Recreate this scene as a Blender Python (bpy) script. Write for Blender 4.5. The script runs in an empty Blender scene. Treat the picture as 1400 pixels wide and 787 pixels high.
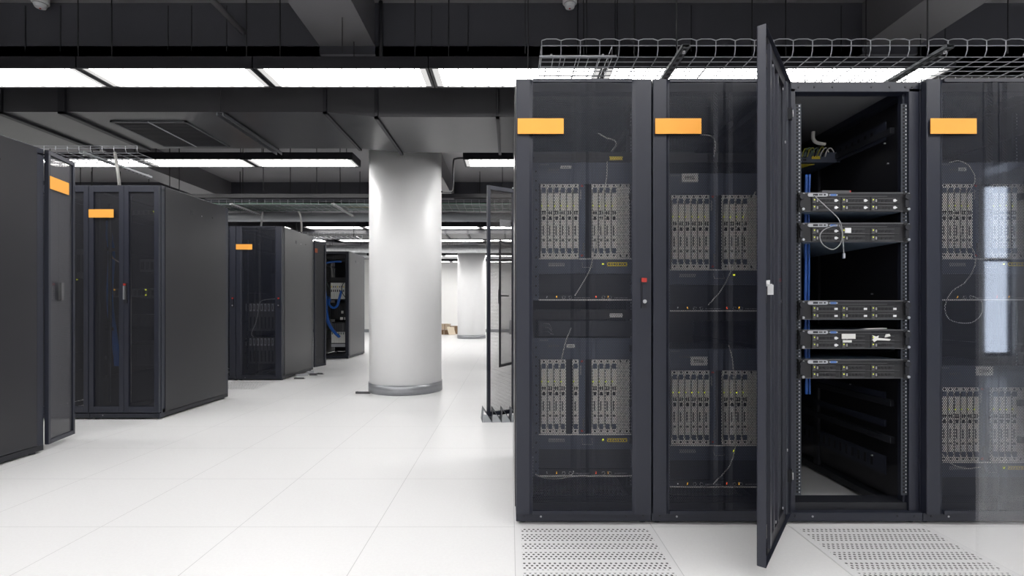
import bpy, bmesh, math, random
from mathutils import Vector, Matrix
random.seed(7)
sc = bpy.context.scene
C = sc.collection

# ------------------------------------------------------------------ camera, world, exposure
F = 672.0; CXP = 697.0; CYP = 420.0; CAMH = 0.955
cd = bpy.data.cameras.new('camera'); cam = bpy.data.objects.new('camera', cd); C.objects.link(cam)
cam.location = (0, 0, CAMH); cam.rotation_euler = (math.pi/2, 0, 0)
cd.sensor_width = 36; cd.lens = F/1400*36; cd.shift_x = 3/1400; cd.shift_y = 26.5/1400
cd.clip_start = 0.02
sc.camera = cam
w = bpy.data.worlds.new('world'); sc.world = w; w.use_nodes = True
w.node_tree.nodes['Background'].inputs[0].default_value = (0.5, 0.55, 0.65, 1)
w.node_tree.nodes['Background'].inputs[1].default_value = 0.05
sc.view_settings.view_transform = 'Standard'
sc.view_settings.look = 'None'
sc.view_settings.gamma = 1
sc.view_settings.use_curve_mapping = False
sc.view_settings.exposure = 1.40
LAMP = 6.4            # luminaire strength
sc.cycles.max_bounces = 10
sc.cycles.transparent_max_bounces = 24
sc.cycles.sample_clamp_indirect = 6

def P(px, py, Y):
    return Vector(((px-CXP)/F*Y, Y, CAMH+(CYP-py)/F*Y))

# ------------------------------------------------------------------ materials
def mat(name, col, rough=0.5, metal=0.0, emit=None, es=0, noise=0.0, nscale=30, coat=0, bump=0.0, spec=0.5):
    m = bpy.data.materials.new(name); m.use_nodes = True
    nt = m.node_tree; b = nt.nodes['Principled BSDF']
    b.inputs['Base Color'].default_value = (*col, 1)
    b.inputs['Roughness'].default_value = rough
    b.inputs['Metallic'].default_value = metal
    b.inputs['Coat Weight'].default_value = coat
    b.inputs['Specular IOR Level'].default_value = spec
    if emit:
        b.inputs['Emission Color'].default_value = (*emit, 1); b.inputs['Emission Strength'].default_value = es
    if noise or bump:
        tc = nt.nodes.new('ShaderNodeTexCoord')
        n = nt.nodes.new('ShaderNodeTexNoise'); n.inputs['Scale'].default_value = nscale; n.inputs['Detail'].default_value = 4
        nt.links.new(tc.outputs['Object'], n.inputs['Vector'])
        if noise:
            mr = nt.nodes.new('ShaderNodeMapRange')
            mr.inputs['To Min'].default_value = 1-noise; mr.inputs['To Max'].default_value = 1+noise
            nt.links.new(n.outputs['Fac'], mr.inputs['Value'])
            mx = nt.nodes.new('ShaderNodeVectorMath'); mx.operation = 'SCALE'
            mx.inputs[0].default_value = col
            nt.links.new(mr.outputs[0], mx.inputs['Scale'])
            nt.links.new(mx.outputs[0], b.inputs['Base Color'])
        if bump:
            bp = nt.nodes.new('ShaderNodeBump'); bp.inputs['Strength'].default_value = bump; bp.inputs['Distance'].default_value = 0.002
            nt.links.new(n.outputs['Fac'], bp.inputs['Height']); nt.links.new(bp.outputs[0], b.inputs['Normal'])
    return m

def mnode(nt, op, a, b=None, c=None):
    n = nt.nodes.new('ShaderNodeMath'); n.operation = op
    for i, v in enumerate((a, b, c)):
        if v is None: continue
        if isinstance(v, (int, float)): n.inputs[i].default_value = v
        else: nt.links.new(v, n.inputs[i])
    return n.outputs[0]

def hexmask(nt, u, v, p, r):
    """1 inside the round holes of a staggered punch pattern of pitch p"""
    uu = mnode(nt, 'DIVIDE', u, p); vv = mnode(nt, 'DIVIDE', v, p*0.866)
    row = mnode(nt, 'FLOOR', vv)
    odd = mnode(nt, 'MULTIPLY', mnode(nt, 'ABSOLUTE', mnode(nt, 'MODULO', row, 2.0)), 0.5)
    fx = mnode(nt, 'SUBTRACT', mnode(nt, 'FRACT', mnode(nt, 'ADD', uu, odd)), 0.5)
    fz = mnode(nt, 'MULTIPLY', mnode(nt, 'SUBTRACT', mnode(nt, 'FRACT', vv), 0.5), 0.866)
    d = mnode(nt, 'SQRT', mnode(nt, 'ADD', mnode(nt, 'MULTIPLY', fx, fx), mnode(nt, 'MULTIPLY', fz, fz)))
    return mnode(nt, 'LESS_THAN', d, r)

def perf(name, col, p=0.0065, r=0.39, rough=0.4):
    m = mat(name, col, rough); nt = m.node_tree
    b = nt.nodes['Principled BSDF']; out = nt.nodes['Material Output']
    tc = nt.nodes.new('ShaderNodeTexCoord'); sp = nt.nodes.new('ShaderNodeSeparateXYZ')
    nt.links.new(tc.outputs['Object'], sp.inputs[0])
    k = hexmask(nt, sp.outputs[0], sp.outputs[2], p, r)
    tr = nt.nodes.new('ShaderNodeBsdfTransparent'); mx = nt.nodes.new('ShaderNodeMixShader')
    nt.links.new(k, mx.inputs[0]); nt.links.new(b.outputs[0], mx.inputs[1]); nt.links.new(tr.outputs[0], mx.inputs[2])
    nt.links.new(mx.outputs[0], out.inputs[0])
    return m

M = {}
M['rack']   = mat('rack_black', (0.0165, 0.0190, 0.0315), 0.40, noise=0.06, nscale=60)
M['rackin'] = mat('rack_inner_black', (0.012, 0.013, 0.018), 0.5)
M['roof'] = mat('roof_sheet_grey', (0.16, 0.16, 0.17), 0.5)
M['perfgrey'] = perf('perforated_leaf_grey', (0.060, 0.060, 0.070), 0.0085, 0.30)
M['side']   = mat('rack_side_panel', (0.018, 0.018, 0.022), 0.33, noise=0.05, nscale=200)
M['screw']  = mat('screw_zinc', (0.5, 0.5, 0.52), 0.3, 1.0)
M['perf']   = perf('perforated_door_steel', (0.0155, 0.0180, 0.0300), 0.0078, 0.40)
M['perfleaf'] = perf('perforated_leaf_steel', (0.022, 0.023, 0.030), 0.0085, 0.39)
M['perfopen'] = perf('open_perforated_steel', (0.05, 0.045, 0.045), 0.009, 0.455)
M['orange'] = mat('orange_plastic', (0.92, 0.40, 0.055), 0.6)
M['red']    = mat('red_plastic', (0.45, 0.03, 0.02), 0.4)
M['dkorange'] = mat('dark_orange_tape', (0.42, 0.09, 0.03), 0.6)
M['white']  = mat('white_plastic', (0.75, 0.76, 0.78), 0.4)
M['silver'] = mat('brushed_silver', (0.55, 0.56, 0.58), 0.35, 0.9)
M['galv']   = mat('galvanised_wire', (0.36, 0.37, 0.40), 0.4, 0.4)
M['galvdk'] = mat('dull_strut_steel', (0.10, 0.105, 0.115), 0.5, 0.5, noise=0.3, nscale=50)
M['rail']   = mat('mounting_rail_zinc', (0.035, 0.040, 0.052), 0.4, 0.3)
M['hole']   = mat('hole_black', (0.004, 0.004, 0.005), 0.8)
M['panel']  = mat('chassis_blue_grey', (0.075, 0.088, 0.125), 0.45)
M['paneldk'] = mat('chassis_dark', (0.022, 0.025, 0.034), 0.5)
M['card']   = mat('card_grey', (0.80, 0.79, 0.75), 0.5, noise=0.06, nscale=90)
M['cardblank'] = perf('card_blank_punched', (0.70, 0.69, 0.66), 0.006, 0.25)
M['cardbl'] = mat('controller_blue_grey', (0.08, 0.10, 0.15), 0.45)
M['port']   = mat('port_black', (0.008, 0.008, 0.01), 0.5)
M['print']  = mat('printed_grey', (0.13, 0.13, 0.13), 0.6)
M['labelw'] = mat('paper_label', (0.72, 0.72, 0.70), 0.7)
M['labely'] = mat('yellow_label', (0.80, 0.62, 0.05), 0.6)
M['ledy']   = mat('led_yellow_green', (0.5, 0.55, 0.02), 0.4, emit=(0.8, 0.9, 0.05), es=0.5)
M['ledr']   = mat('led_red', (0.5, 0.05, 0.02), 0.4, emit=(1, 0.12, 0.04), es=0.6)
M['leda']   = mat('led_amber', (0.6, 0.3, 0.02), 0.4, emit=(1, 0.5, 0.04), es=0.6)
M['grille'] = perf('fan_grille', (0.035, 0.038, 0.048), 0.0048, 0.30)
M['srv']    = mat('server_charcoal', (0.012, 0.012, 0.014), 0.42)
M['srvmid'] = mat('server_grey', (0.085, 0.085, 0.09), 0.4)
M['srvface'] = mat('caddy_face_grey', (0.017, 0.017, 0.019), 0.4)
M['srvlt']  = mat('server_capsule_silver', (0.42, 0.43, 0.46), 0.35)
M['srvbot'] = mat('server_base_steel', (0.20, 0.25, 0.32), 0.4, 0.6)
M['blue']   = mat('blue_cable', (0.01, 0.10, 0.42), 0.4)
M['blue2']  = mat('shaded_blue_cable', (0.008, 0.06, 0.26), 0.45)  # cable blue darkened, shade deep in the open rack put into the colour
M['blue3']  = mat('brightened_blue_cable', (0.03, 0.25, 0.90), 0.4)  # same cable blue brightened to make up for the dark rack interior
M['perfdk'] = perf('fine_perforated_steel', (0.020, 0.021, 0.028), 0.0085, 0.27)
M['perflit'] = perf('perforated_door_lit', (0.075, 0.078, 0.095), 0.0078, 0.33)  # same door steel, lightened to imitate light on the open door's back
M['inner'] = mat('door_paint_lit', (0.042, 0.045, 0.060), 0.4)  # rack paint lightened for the stiffeners, extra light put into the colour
M['vga']    = mat('blue_connector', (0.10, 0.20, 0.50), 0.4)
M['cabw']   = mat('pale_cable', (0.62, 0.61, 0.58), 0.5)
M['cabk']   = mat('black_cable', (0.01, 0.01, 0.012), 0.5)
M['cabg']   = mat('grey_cable', (0.3, 0.3, 0.31), 0.5)
M['cabgr']  = mat('green_grey_cable', (0.13, 0.19, 0.16), 0.5)
M['cabye']  = mat('yellow_cable', (0.35, 0.33, 0.05), 0.5)
M['colw']   = mat('white_column_paint', (0.95, 0.95, 0.955), 0.35, noise=0.01, nscale=6)
M['wallw']  = mat('white_wall_paint', (0.86, 0.86, 0.85), 0.6, noise=0.015, nscale=3)
M['base']   = mat('metal_skirting', (0.34, 0.35, 0.37), 0.38, 0.55, noise=0.08, nscale=25)
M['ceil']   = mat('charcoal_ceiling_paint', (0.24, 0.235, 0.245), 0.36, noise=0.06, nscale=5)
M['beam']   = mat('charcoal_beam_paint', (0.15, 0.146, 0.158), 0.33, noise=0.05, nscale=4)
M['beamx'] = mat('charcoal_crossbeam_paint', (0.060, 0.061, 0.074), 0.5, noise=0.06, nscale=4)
M['duct']   = mat('painted_duct_metal', (0.050, 0.050, 0.055), 0.30, 0.0, noise=0.2, nscale=3, bump=0.25)
M['ductd']  = mat('duct_joint_dark', (0.020, 0.020, 0.025), 0.5)
M['rod']    = mat('dark_rod', (0.012, 0.012, 0.015), 0.5)
M['foil']   = mat('foil_insulation', (0.55, 0.56, 0.57), 0.35, 0.8, noise=0.25, nscale=20, bump=1.0)
M['luh']    = mat('fixture_black', (0.012, 0.012, 0.016), 0.4)
M['card_b'] = mat('cardboard_pale', (0.62, 0.52, 0.40), 0.8)
M['card_d'] = mat('cardboard_brown', (0.26, 0.17, 0.10), 0.8)
M['bracket'] = mat('bracket_grey', (0.42, 0.44, 0.46), 0.4, 0.2)
M['bracketd'] = mat('bracket_dark', (0.16, 0.17, 0.19), 0.5, 0.2)

M['daylight'] = mat('daylit_sky', (0.6, 0.7, 0.8), 0.5, emit=(0.72, 0.82, 1.0), es=2.2)
def glass():
    m = bpy.data.materials.new('clear_glass'); m.use_nodes = True; nt = m.node_tree; nt.nodes.remove(nt.nodes['Principled BSDF'])
    ge = nt.nodes.new('ShaderNodeNewGeometry'); dp = nt.nodes.new('ShaderNodeVectorMath'); dp.operation = 'DOT_PRODUCT'
    nt.links.new(ge.outputs['Normal'], dp.inputs[0]); nt.links.new(ge.outputs['Incoming'], dp.inputs[1])
    sch = mnode(nt, 'ADD', mnode(nt, 'MULTIPLY', mnode(nt, 'POWER', mnode(nt, 'SUBTRACT', 1.0, mnode(nt, 'ABSOLUTE', dp.outputs['Value'])), 5.0), 0.93), 0.07)
    tr = nt.nodes.new('ShaderNodeBsdfTransparent'); gl = nt.nodes.new('ShaderNodeBsdfGlossy'); gl.inputs['Roughness'].default_value = 0.03
    mx = nt.nodes.new('ShaderNodeMixShader'); nt.links.new(sch, mx.inputs[0]); nt.links.new(tr.outputs[0], mx.inputs[1]); nt.links.new(gl.outputs[0], mx.inputs[2])
    nt.links.new(mx.outputs[0], nt.nodes['Material Output'].inputs[0]); return m
M['glass'] = glass()
# lamp diffuser: emission with the prismatic cells of the cover
def diff():
    m = bpy.data.materials.new('lamp_diffuser'); m.use_nodes = True
    nt = m.node_tree; nt.nodes.remove(nt.nodes['Principled BSDF']); out = nt.nodes['Material Output']
    e = nt.nodes.new('ShaderNodeEmission')
    tc = nt.nodes.new('ShaderNodeTexCoord'); sp = nt.nodes.new('ShaderNodeSeparateXYZ')
    nt.links.new(tc.outputs['Object'], sp.inputs[0])
    u = mnode(nt, 'ABSOLUTE', mnode(nt, 'SUBTRACT', mnode(nt, 'FRACT', mnode(nt, 'DIVIDE', sp.outputs[0], 0.1)), 0.5))
    g = mnode(nt, 'GREATER_THAN', u, 0.455)
    v = mnode(nt, 'ABSOLUTE', mnode(nt, 'SUBTRACT', mnode(nt, 'FRACT', mnode(nt, 'DIVIDE', sp.outputs[1], 0.14)), 0.5))
    g2 = mnode(nt, 'GREATER_THAN', v, 0.475)
    gg = mnode(nt, 'MAXIMUM', g, g2)
    # darker end cap past the tubes
    ax = mnode(nt, 'ABSOLUTE', sp.outputs[0])
    cap = mnode(nt, 'MULTIPLY', mnode(nt, 'GREATER_THAN', ax, 0.535), 0.955)
    s = mnode(nt, 'MULTIPLY', mnode(nt, 'SUBTRACT', 1.0, mnode(nt, 'MAXIMUM', mnode(nt, 'MULTIPLY', gg, 0.95), cap)), LAMP)
    nt.links.new(s, e.inputs['Strength']); e.inputs['Color'].default_value = (1.0, 0.985, 0.97, 1)
    nt.links.new(e.outputs[0], out.inputs[0])
    return m
M['diff'] = diff()

def floor_mat():
    m = mat('white_access_floor', (0.80, 0.80, 0.805), 0.33); nt = m.node_tree; b = nt.nodes['Principled BSDF']
    tc = nt.nodes.new('ShaderNodeTexCoord'); sp = nt.nodes.new('ShaderNodeSeparateXYZ')
    nt.links.new(tc.outputs['Object'], sp.inputs[0])
    def line(o, off):
        f = mnode(nt, 'FRACT', mnode(nt, 'DIVIDE', mnode(nt, 'ADD', o, off), 0.6))
        a = mnode(nt, 'ABSOLUTE', mnode(nt, 'SUBTRACT', f, 0.5))
        return mnode(nt, 'GREATER_THAN', a, 0.4975)
    l = mnode(nt, 'MAXIMUM', line(sp.outputs[0], -0.02+60), line(sp.outputs[1], -2.14+60))
    n = nt.nodes.new('ShaderNodeTexNoise'); n.inputs['Scale'].default_value = 90; n.inputs['Detail'].default_value = 3
    nt.links.new(tc.outputs['Object'], n.inputs['Vector'])
    n2 = nt.nodes.new('ShaderNodeTexNoise'); n2.inputs['Scale'].default_value = 1.3
    nt.links.new(tc.outputs['Object'], n2.inputs['Vector'])
    v = mnode(nt, 'ADD', mnode(nt, 'MULTIPLY', n.outputs['Fac'], 0.07), mnode(nt, 'MULTIPLY', n2.outputs['Fac'], 0.03))
    v = mnode(nt, 'ADD', v, 0.74)
    v = mnode(nt, 'MULTIPLY', v, mnode(nt, 'SUBTRACT', 1.0, mnode(nt, 'MULTIPLY', l, 0.32)))
    cb = nt.nodes.new('ShaderNodeCombineColor')
    nt.links.new(v, cb.inputs[0]); nt.links.new(v, cb.inputs[1]); nt.links.new(mnode(nt, 'MULTIPLY', v, 1.004), cb.inputs[2])
    nt.links.new(cb.outputs[0], b.inputs['Base Color'])
    bp = nt.nodes.new('ShaderNodeBump'); bp.inputs['Strength'].default_value = 0.15; bp.inputs['Distance'].default_value = 0.001
    nt.links.new(n.outputs['Fac'], bp.inputs['Height']); nt.links.new(bp.outputs[0], b.inputs['Normal'])
    return m
M['floor'] = floor_mat()

def perf_tile_mat():
    m = mat('perforated_tile', (0.76, 0.76, 0.765), 0.4); nt = m.node_tree; b = nt.nodes['Principled BSDF']
    tc = nt.nodes.new('ShaderNodeTexCoord'); sp = nt.nodes.new('ShaderNodeSeparateXYZ')
    nt.links.new(tc.outputs['Object'], sp.inputs[0])
    x, y = sp.outputs[0], sp.outputs[1]
    k = hexmask(nt, x, y, 0.0190, 0.26)
    # holes in five bands of the tile, none at the border
    fy = mnode(nt, 'FRACT', mnode(nt, 'DIVIDE', mnode(nt, 'ADD', y, 0.281), 0.075))
    band = mnode(nt, 'LESS_THAN', fy, 0.76)
    inx = mnode(nt, 'LESS_THAN', mnode(nt, 'ABSOLUTE', x), 0.272)
    iny = mnode(nt, 'LESS_THAN', mnode(nt, 'ABSOLUTE', y), 0.281)
    k = mnode(nt, 'MULTIPLY', mnode(nt, 'MULTIPLY', k, band), mnode(nt, 'MULTIPLY', inx, iny))
    mx = nt.nodes.new('ShaderNodeMix'); mx.data_type = 'RGBA'
    mx.inputs[6].default_value = (0.76, 0.76, 0.765, 1); mx.inputs[7].default_value = (0.05, 0.05, 0.05, 1)
    nt.links.new(k, mx.inputs[0]); nt.links.new(mx.outputs[2], b.inputs['Base Color'])
    return m
M['ptile'] = perf_tile_mat()

# ------------------------------------------------------------------ mesh builder
class MB:
    def __init__(s): s.bm = bmesh.new(); s.ms = []
    def mi(s, m):
        if m not in s.ms: s.ms.append(m)
        return s.ms.index(m)
    def box(s, x0, x1, y0, y1, z0, z1, m='rack', mx=None):
        vs = [Vector((x, y, z)) for x in (x0, x1) for y in (y0, y1) for z in (z0, z1)]
        if mx is not None: vs = [mx @ v for v in vs]
        v = [s.bm.verts.new(p) for p in vs]; k = s.mi(m)
        for f in ((0,1,3,2), (4,6,7,5), (0,4,5,1), (2,3,7,6), (0,2,6,4), (1,5,7,3)):
            s.bm.faces.new([v[i] for i in f]).material_index = k
        return s
    def tube(s, pts, r, m, n=8, caps=True):
        pts = [Vector(p) for p in pts]; k = s.mi(m); rings = []; up = None
        for i, p in enumerate(pts):
            d = (pts[min(i+1, len(pts)-1)]-pts[max(i-1, 0)]).normalized()
            if up is None:
                up = Vector((0, 0, 1)) if abs(d.z) < 0.9 else Vector((1, 0, 0))
            a = d.cross(up)
            if a.length < 1e-4: a = d.orthogonal()
            a.normalize(); b = d.cross(a).normalized(); up = -b if False else up
            up = (a.cross(d)).normalized()
            rr = r[i] if isinstance(r, (list, tuple)) else r
            rings.append([s.bm.verts.new(p+rr*(math.cos(t)*a+math.sin(t)*up)) for t in [2*math.pi*j/n for j in range(n)]])
        for r0, r1 in zip(rings, rings[1:]):
            for j in range(n):
                f = s.bm.faces.new((r0[j], r0[(j+1) % n], r1[(j+1) % n], r1[j])); f.material_index = k; f.smooth = n > 5
        if caps:
            s.bm.faces.new(rings[0]).material_index = k; s.bm.faces.new(rings[-1][::-1]).material_index = k
        return s
    def strip(s, prof, z0, z1, m, t=0.0012):
        """a folded sheet: profile points (x,y) extruded in z, with thickness t along +y"""
        k = s.mi(m)
        seg = []
        for (xa, ya), (xb, yb) in zip(prof, prof[1:]):
            L = math.hypot(xb-xa, yb-ya); seg.append((-(yb-ya)/L, (xb-xa)/L))
        off = []
        for i, (x, y) in enumerate(prof):
            n0 = seg[max(i-1, 0)]; n1 = seg[min(i, len(seg)-1)]
            nx, ny = n0[0]+n1[0], n0[1]+n1[1]; L = math.hypot(nx, ny); nx, ny = nx/L, ny/L
            q = t/max(0.5, nx*n0[0]+ny*n0[1]); off.append((x+nx*q, y+ny*q))
        a = [[s.bm.verts.new((x, y, z)) for x, y in pr] for pr in (prof, off) for z in (z0, z1)]
        n = len(prof)
        for i in range(n-1):
            for q in ((a[0][i], a[0][i+1], a[1][i+1], a[1][i]), (a[2][i+1], a[2][i], a[3][i], a[3][i+1]),
                      (a[0][i], a[2][i], a[2][i+1], a[0][i+1]), (a[1][i+1], a[3][i+1], a[3][i], a[1][i])):
                s.bm.faces.new(q).material_index = k
        return s
    def quad(s, pts, m):
        s.bm.faces.new([s.bm.verts.new(Vector(p)) for p in pts]).material_index = s.mi(m); return s
    def prism(s, poly, z0, z1, m, axis='z'):
        k = s.mi(m)
        f = (lambda p, z: (p[0], p[1], z)) if axis == 'z' else ((lambda p, z: (z, p[0], p[1])) if axis == 'x' else (lambda p, z: (p[0], z, p[1])))
        a = [s.bm.verts.new(f(p, z0)) for p in poly]; b = [s.bm.verts.new(f(p, z1)) for p in poly]
        s.bm.faces.new(a[::-1]).material_index = k; s.bm.faces.new(b).material_index = k
        for i in range(len(poly)):
            j = (i+1) % len(poly); s.bm.faces.new((a[i], a[j], b[j], b[i])).material_index = k
        return s
    def build(s, name, parent=None, bevel=0, loc=None, rz=None):
        bmesh.ops.recalc_face_normals(s.bm, faces=s.bm.faces[:])
        me = bpy.data.meshes.new(name); s.bm.to_mesh(me); s.bm.free()
        for m in s.ms: me.materials.append(M[m])
        o = bpy.data.objects.new(name, me); C.objects.link(o)
        if parent: o.parent = parent
        if loc is not None: o.location = loc
        if rz is not None: o.rotation_euler = (0, 0, rz)
        if bevel:
            b = o.modifiers.new('bevel', 'BEVEL'); b.width = bevel; b.segments = 2; b.limit_method = 'ANGLE'; b.angle_limit = 0.7
        return o

def tag(o, label, cat, group=None):
    o['label'] = label; o['category'] = cat
    if group: o['group'] = group
    return o
def thing(name, label, cat, loc=(0, 0, 0), rz=0, group=None):
    o = bpy.data.objects.new(name, None); C.objects.link(o); o.location = loc; o.rotation_euler = (0, 0, rz)
    o.empty_display_size = 0.1
    return tag(o, label, cat, group)
def struct(o): o['kind'] = 'structure'; return o
def kids(o): return [c for c in C.objects if c.parent is o]
def copy_tree(o, parent=None):
    c = o.copy(); C.objects.link(c)
    if parent is not None: c.parent = parent
    for ch in kids(o): copy_tree(ch, c)
    return c
def smooth(pts, k=8):
    """Catmull-Rom through the points"""
    pts = [Vector(p) for p in pts]; q = [pts[0]]+pts+[pts[-1]]; out = []
    for i in range(1, len(q)-2):
        a, b, c, d = q[i-1], q[i], q[i+1], q[i+2]
        for j in range(k):
            t = j/k
            out.append(0.5*((2*b)+(c-a)*t+(2*a-5*b+4*c-d)*t*t+(3*b-a-3*c+d)*t**3))
    out.append(pts[-1]); return out
def cable(name, pts, r, m, label, cat='cable', group=None, plugs=False, n=6):
    mb = MB().tube(smooth(pts), r, m, n)
    o = mb.build(name)
    tag(o, label, cat, group)
    if plugs:
        for e in (pts[0], pts[-1]):
            e = Vector(e)
            MB().box(e.x-.006, e.x+.006, e.y-.004, e.y+.012, e.z-.006, e.z+.006, 'cabw').build('plug', o)
    return o

# ------------------------------------------------------------------ room
RX0, RX1, RY0, RY1, CEILZ = -9.0, 7.9, -5.0, 18.9, 3.22
struct(MB().box(RX0, RX1, RY0, RY1, -0.1, 0, 'floor').build('floor'))
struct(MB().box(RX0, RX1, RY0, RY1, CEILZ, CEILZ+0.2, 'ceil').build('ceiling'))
struct(MB().box(RX0, RX1, RY1, RY1+.2, 0, CEILZ, 'wallw').build('wall_back'))
struct(MB().box(RX0-.2, RX0, RY0, RY1, 0, CEILZ, 'wallw').build('wall_left'))
struct(MB().box(RX1, RX1+.2, RY0, RY1, 0, CEILZ, 'wallw').build('wall_right'))
WX0, WX1 = 7.16, 7.62
struct(MB().box(RX0, WX0, RY0-.2, RY0, 0, CEILZ, 'wallw').box(WX1, RX1, RY0-.2, RY0, 0, CEILZ, 'wallw')
       .box(WX0, WX1, RY0-.2, RY0, 0, .22, 'wallw').box(WX0, WX1, RY0-.2, RY0, 2.83, CEILZ, 'wallw').build('wall_front'))
struct(MB().box(RX0, RX1, RY1-.02, RY1, 0, .12, 'base').build('baseboard_back'))
struct(MB().box(RX0, RX1, RY1-.06, RY1, 2.80, 2.86, 'galvdk').box(RX0, RX1, RY1-.04, RY1, 2.86, CEILZ, 'beam').build('trim_1'))
# beams
for i, xb in enumerate((-9.0+.45, -5.25, -1.21, 2.83, 6.9)):
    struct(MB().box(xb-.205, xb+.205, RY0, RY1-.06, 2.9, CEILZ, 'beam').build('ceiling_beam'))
def split_beam(y0, y1, zb):
    xs = [RX0]+sum([[x-.206, x+.206] for x in (-8.55, -5.25, -1.21, 2.83, 6.9)], [])+[RX1]
    mb = MB()
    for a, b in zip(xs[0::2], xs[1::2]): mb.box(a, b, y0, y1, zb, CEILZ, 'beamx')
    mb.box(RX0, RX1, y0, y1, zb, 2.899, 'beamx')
    # formwork seams standing proud of the face
    for px in (35, 83, 230, 262, 310, 590, 640, 868, 945, 1150, 1184, 1292, 1378):
        X = (px-CXP)/F*3.66
        mb.box(X-.003, X+.003, y0-.004, y0, zb+.02, CEILZ-.02, 'ductd')
    struct(mb.build('ceiling_beam'))
split_beam(3.66, 4.03, 2.84)
split_beam(8.9, 9.2, 2.84)
split_beam(14.1, 14.4, 2.84)

def ringmesh(mb, r, z0, z1, m, n=72):
    k = mb.mi(m)
    a = [mb.bm.verts.new((r*math.cos(t), r*math.sin(t), z0)) for t in [2*math.pi*j/n for j in range(n)]]
    b = [mb.bm.verts.new((v.co.x, v.co.y, z1)) for v in a]
    for j in range(n):
        f = mb.bm.faces.new((a[j], a[(j+1) % n], b[(j+1) % n], b[j])); f.material_index = k; f.smooth = True
    mb.bm.faces.new(a[::-1]).material_index = k; mb.bm.faces.new(b).material_index = k
def column(x, y, r, label):
    t = thing('round_column', label, 'column', (x, y, 0))
    mb = MB(); ringmesh(mb, r, 0, 2.9, 'colw'); mb.build('shaft', t)
    mb = MB(); ringmesh(mb, r+.008, 0, .105, 'base'); mb.build('skirting_band', t)
    t['kind'] = 'structure'
column(-1.21, 5.72, .412, 'large round white column with grey metal band at its foot')
column(-1.19, 15.32, .435, 'distant round white column beside the cardboard boxes')

# perforated tiles
def ptile(x0, y0, label, group=None):
    mb = MB().prism([(-.297, -.297), (.297, -.297), (.297, .297), (-.297, .297)], 0, .0015, 'ptile')
    o = mb.build('perforated_floor_tile', loc=(x0+.3, y0+.3, 0.0003)); tag(o, label, 'floor tile', group); return o
for lab, x in (('perforated white floor tile in front of the rack at the end of the front row', .02),
               ('perforated white floor tile in front of the rack with the open door', 1.22)):
    ptile(x, 1.54, lab)
ptile(-3.58, 5.74, 'perforated floor tile at the foot of the far left rack with orange label')
ptile(-4.18, 5.74, 'perforated floor tile behind the middle left rack')

# ------------------------------------------------------------------ ceiling lights
def make_light(L=1.2, W=.28):
    t = thing('ceiling_light', '', 'ceiling light')
    h = MB(); z1 = .075
    h.box(-L/2+.004, L/2-.004, -W/2-.012, -W/2, 0, z1, 'luh').box(-L/2+.004, L/2-.004, W/2, W/2+.012, 0, z1, 'luh')
    h.box(-L/2+.004, -L/2+.022, -W/2, W/2, 0, z1, 'luh').box(L/2-.022, L/2-.004, -W/2, W/2, 0, z1, 'luh')
    h.box(-L/2+.004, L/2-.004, -W/2-.012, W/2+.012, z1, z1+.004, 'luh')
    h.build('housing', t)
    MB().box(-L/2+.0225, L/2-.0225, -W/2+.0005, W/2-.0005, .006, .010, 'diff').build('diffuser', t)
    for sx in (-1, 1):
        r = MB().tube([(sx*(L/2-.12), 0, z1+.004), (sx*(L/2-.12), 0, CEILZ-2.585)], .004, 'rod', 6); r.build('hanging_rod', t)
    return t
proto = None
def light(xc, yc, label, group=None, z=2.585):
    global proto
    if proto is None: proto = make_light(); o = proto
    else: o = copy_tree(proto)
    o.location = (xc, yc, z); tag(o, label, 'ceiling light', group); return o
ROW1 = -.555
names1 = {-3: 'strip light segment at the far left end of the nearest lit strip', -2: 'strip light segment above the black duct grille, second along the nearest strip',
          -1: 'strip light segment in the nearest strip, left of the round column', 0: 'strip light segment in the nearest strip, directly above the round column',
          1: 'strip light segment glimpsed above the second front rack', 2: 'strip light segment above the rack with the open door', 3: 'strip light segment above the rightmost front rack'}
for k, nm in names1.items(): light(ROW1-.6+1.2*k, 3.50, nm)
for k, nm in enumerate(('strip light segment whose run ends beside the round column', 'strip light segment over the tray above the left racks',
                        'strip light segment seen through the wire tray at far left')): light(-1.73-.6-1.2*k, 5.57, nm)
light(-.52+.6, 5.57, 'strip light starting just right of the round column')
light(-.52+1.8, 5.57, 'strip light hidden behind the end front rack')
for row, (Y, nm) in enumerate(((10.1, 'third strip back'), (12.05, 'fourth strip back'))):
    for k, w_ in enumerate(('just right of the round column', 'behind the round column', 'just left of the round column', 'above the open rack with blue cables')):
        light(-.3-1.2*k+.6-.3, Y, f'thin distant strip light segment, {nm}, {w_}')
for k in range(2):
    light(.05+1.2*k, 13.8, ('distant strip light beside the far white column', 'distant strip light hidden by the front rack')[k])
g_b = 'ceiling strips behind the camera'
for Y in (1.2, -.9, -3.0):
    for k in range(-3, 5):
        light(ROW1-.6+1.2*k+.0, Y, 'ceiling strip light over the aisle in front of the racks', g_b)
g_c = 'added ceiling strips deep in the room outside the view'  # extra strips added to brighten the far part of the room
for X, Y in ((4.5, 6.0), (4.5, 8.0), (-6.5, 8.2), (-7.5, 10.1), (-6.5, 12), (3.0, 10), (3.0, 14), (4.2, 12), (-5.1, 10.1), (-6.3, 12.05), (-5.1, 12.05), (-3.9, 15.6), (-2.7, 15.6), (-1.5, 15.6), (-.3, 15.6), (.9, 15.6), (2.1, 15.6), (-3.9, 17.6), (-2.7, 17.6), (-1.5, 17.6), (-.3, 17.6), (.9, 17.6), (2.1, 17.6), (-3.3, 13.8), (-4.5, 13.8), (-2.1, 13.8)):
    light(X, Y, 'extra ceiling strip light added deep in the room for brightness', g_c)

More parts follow.
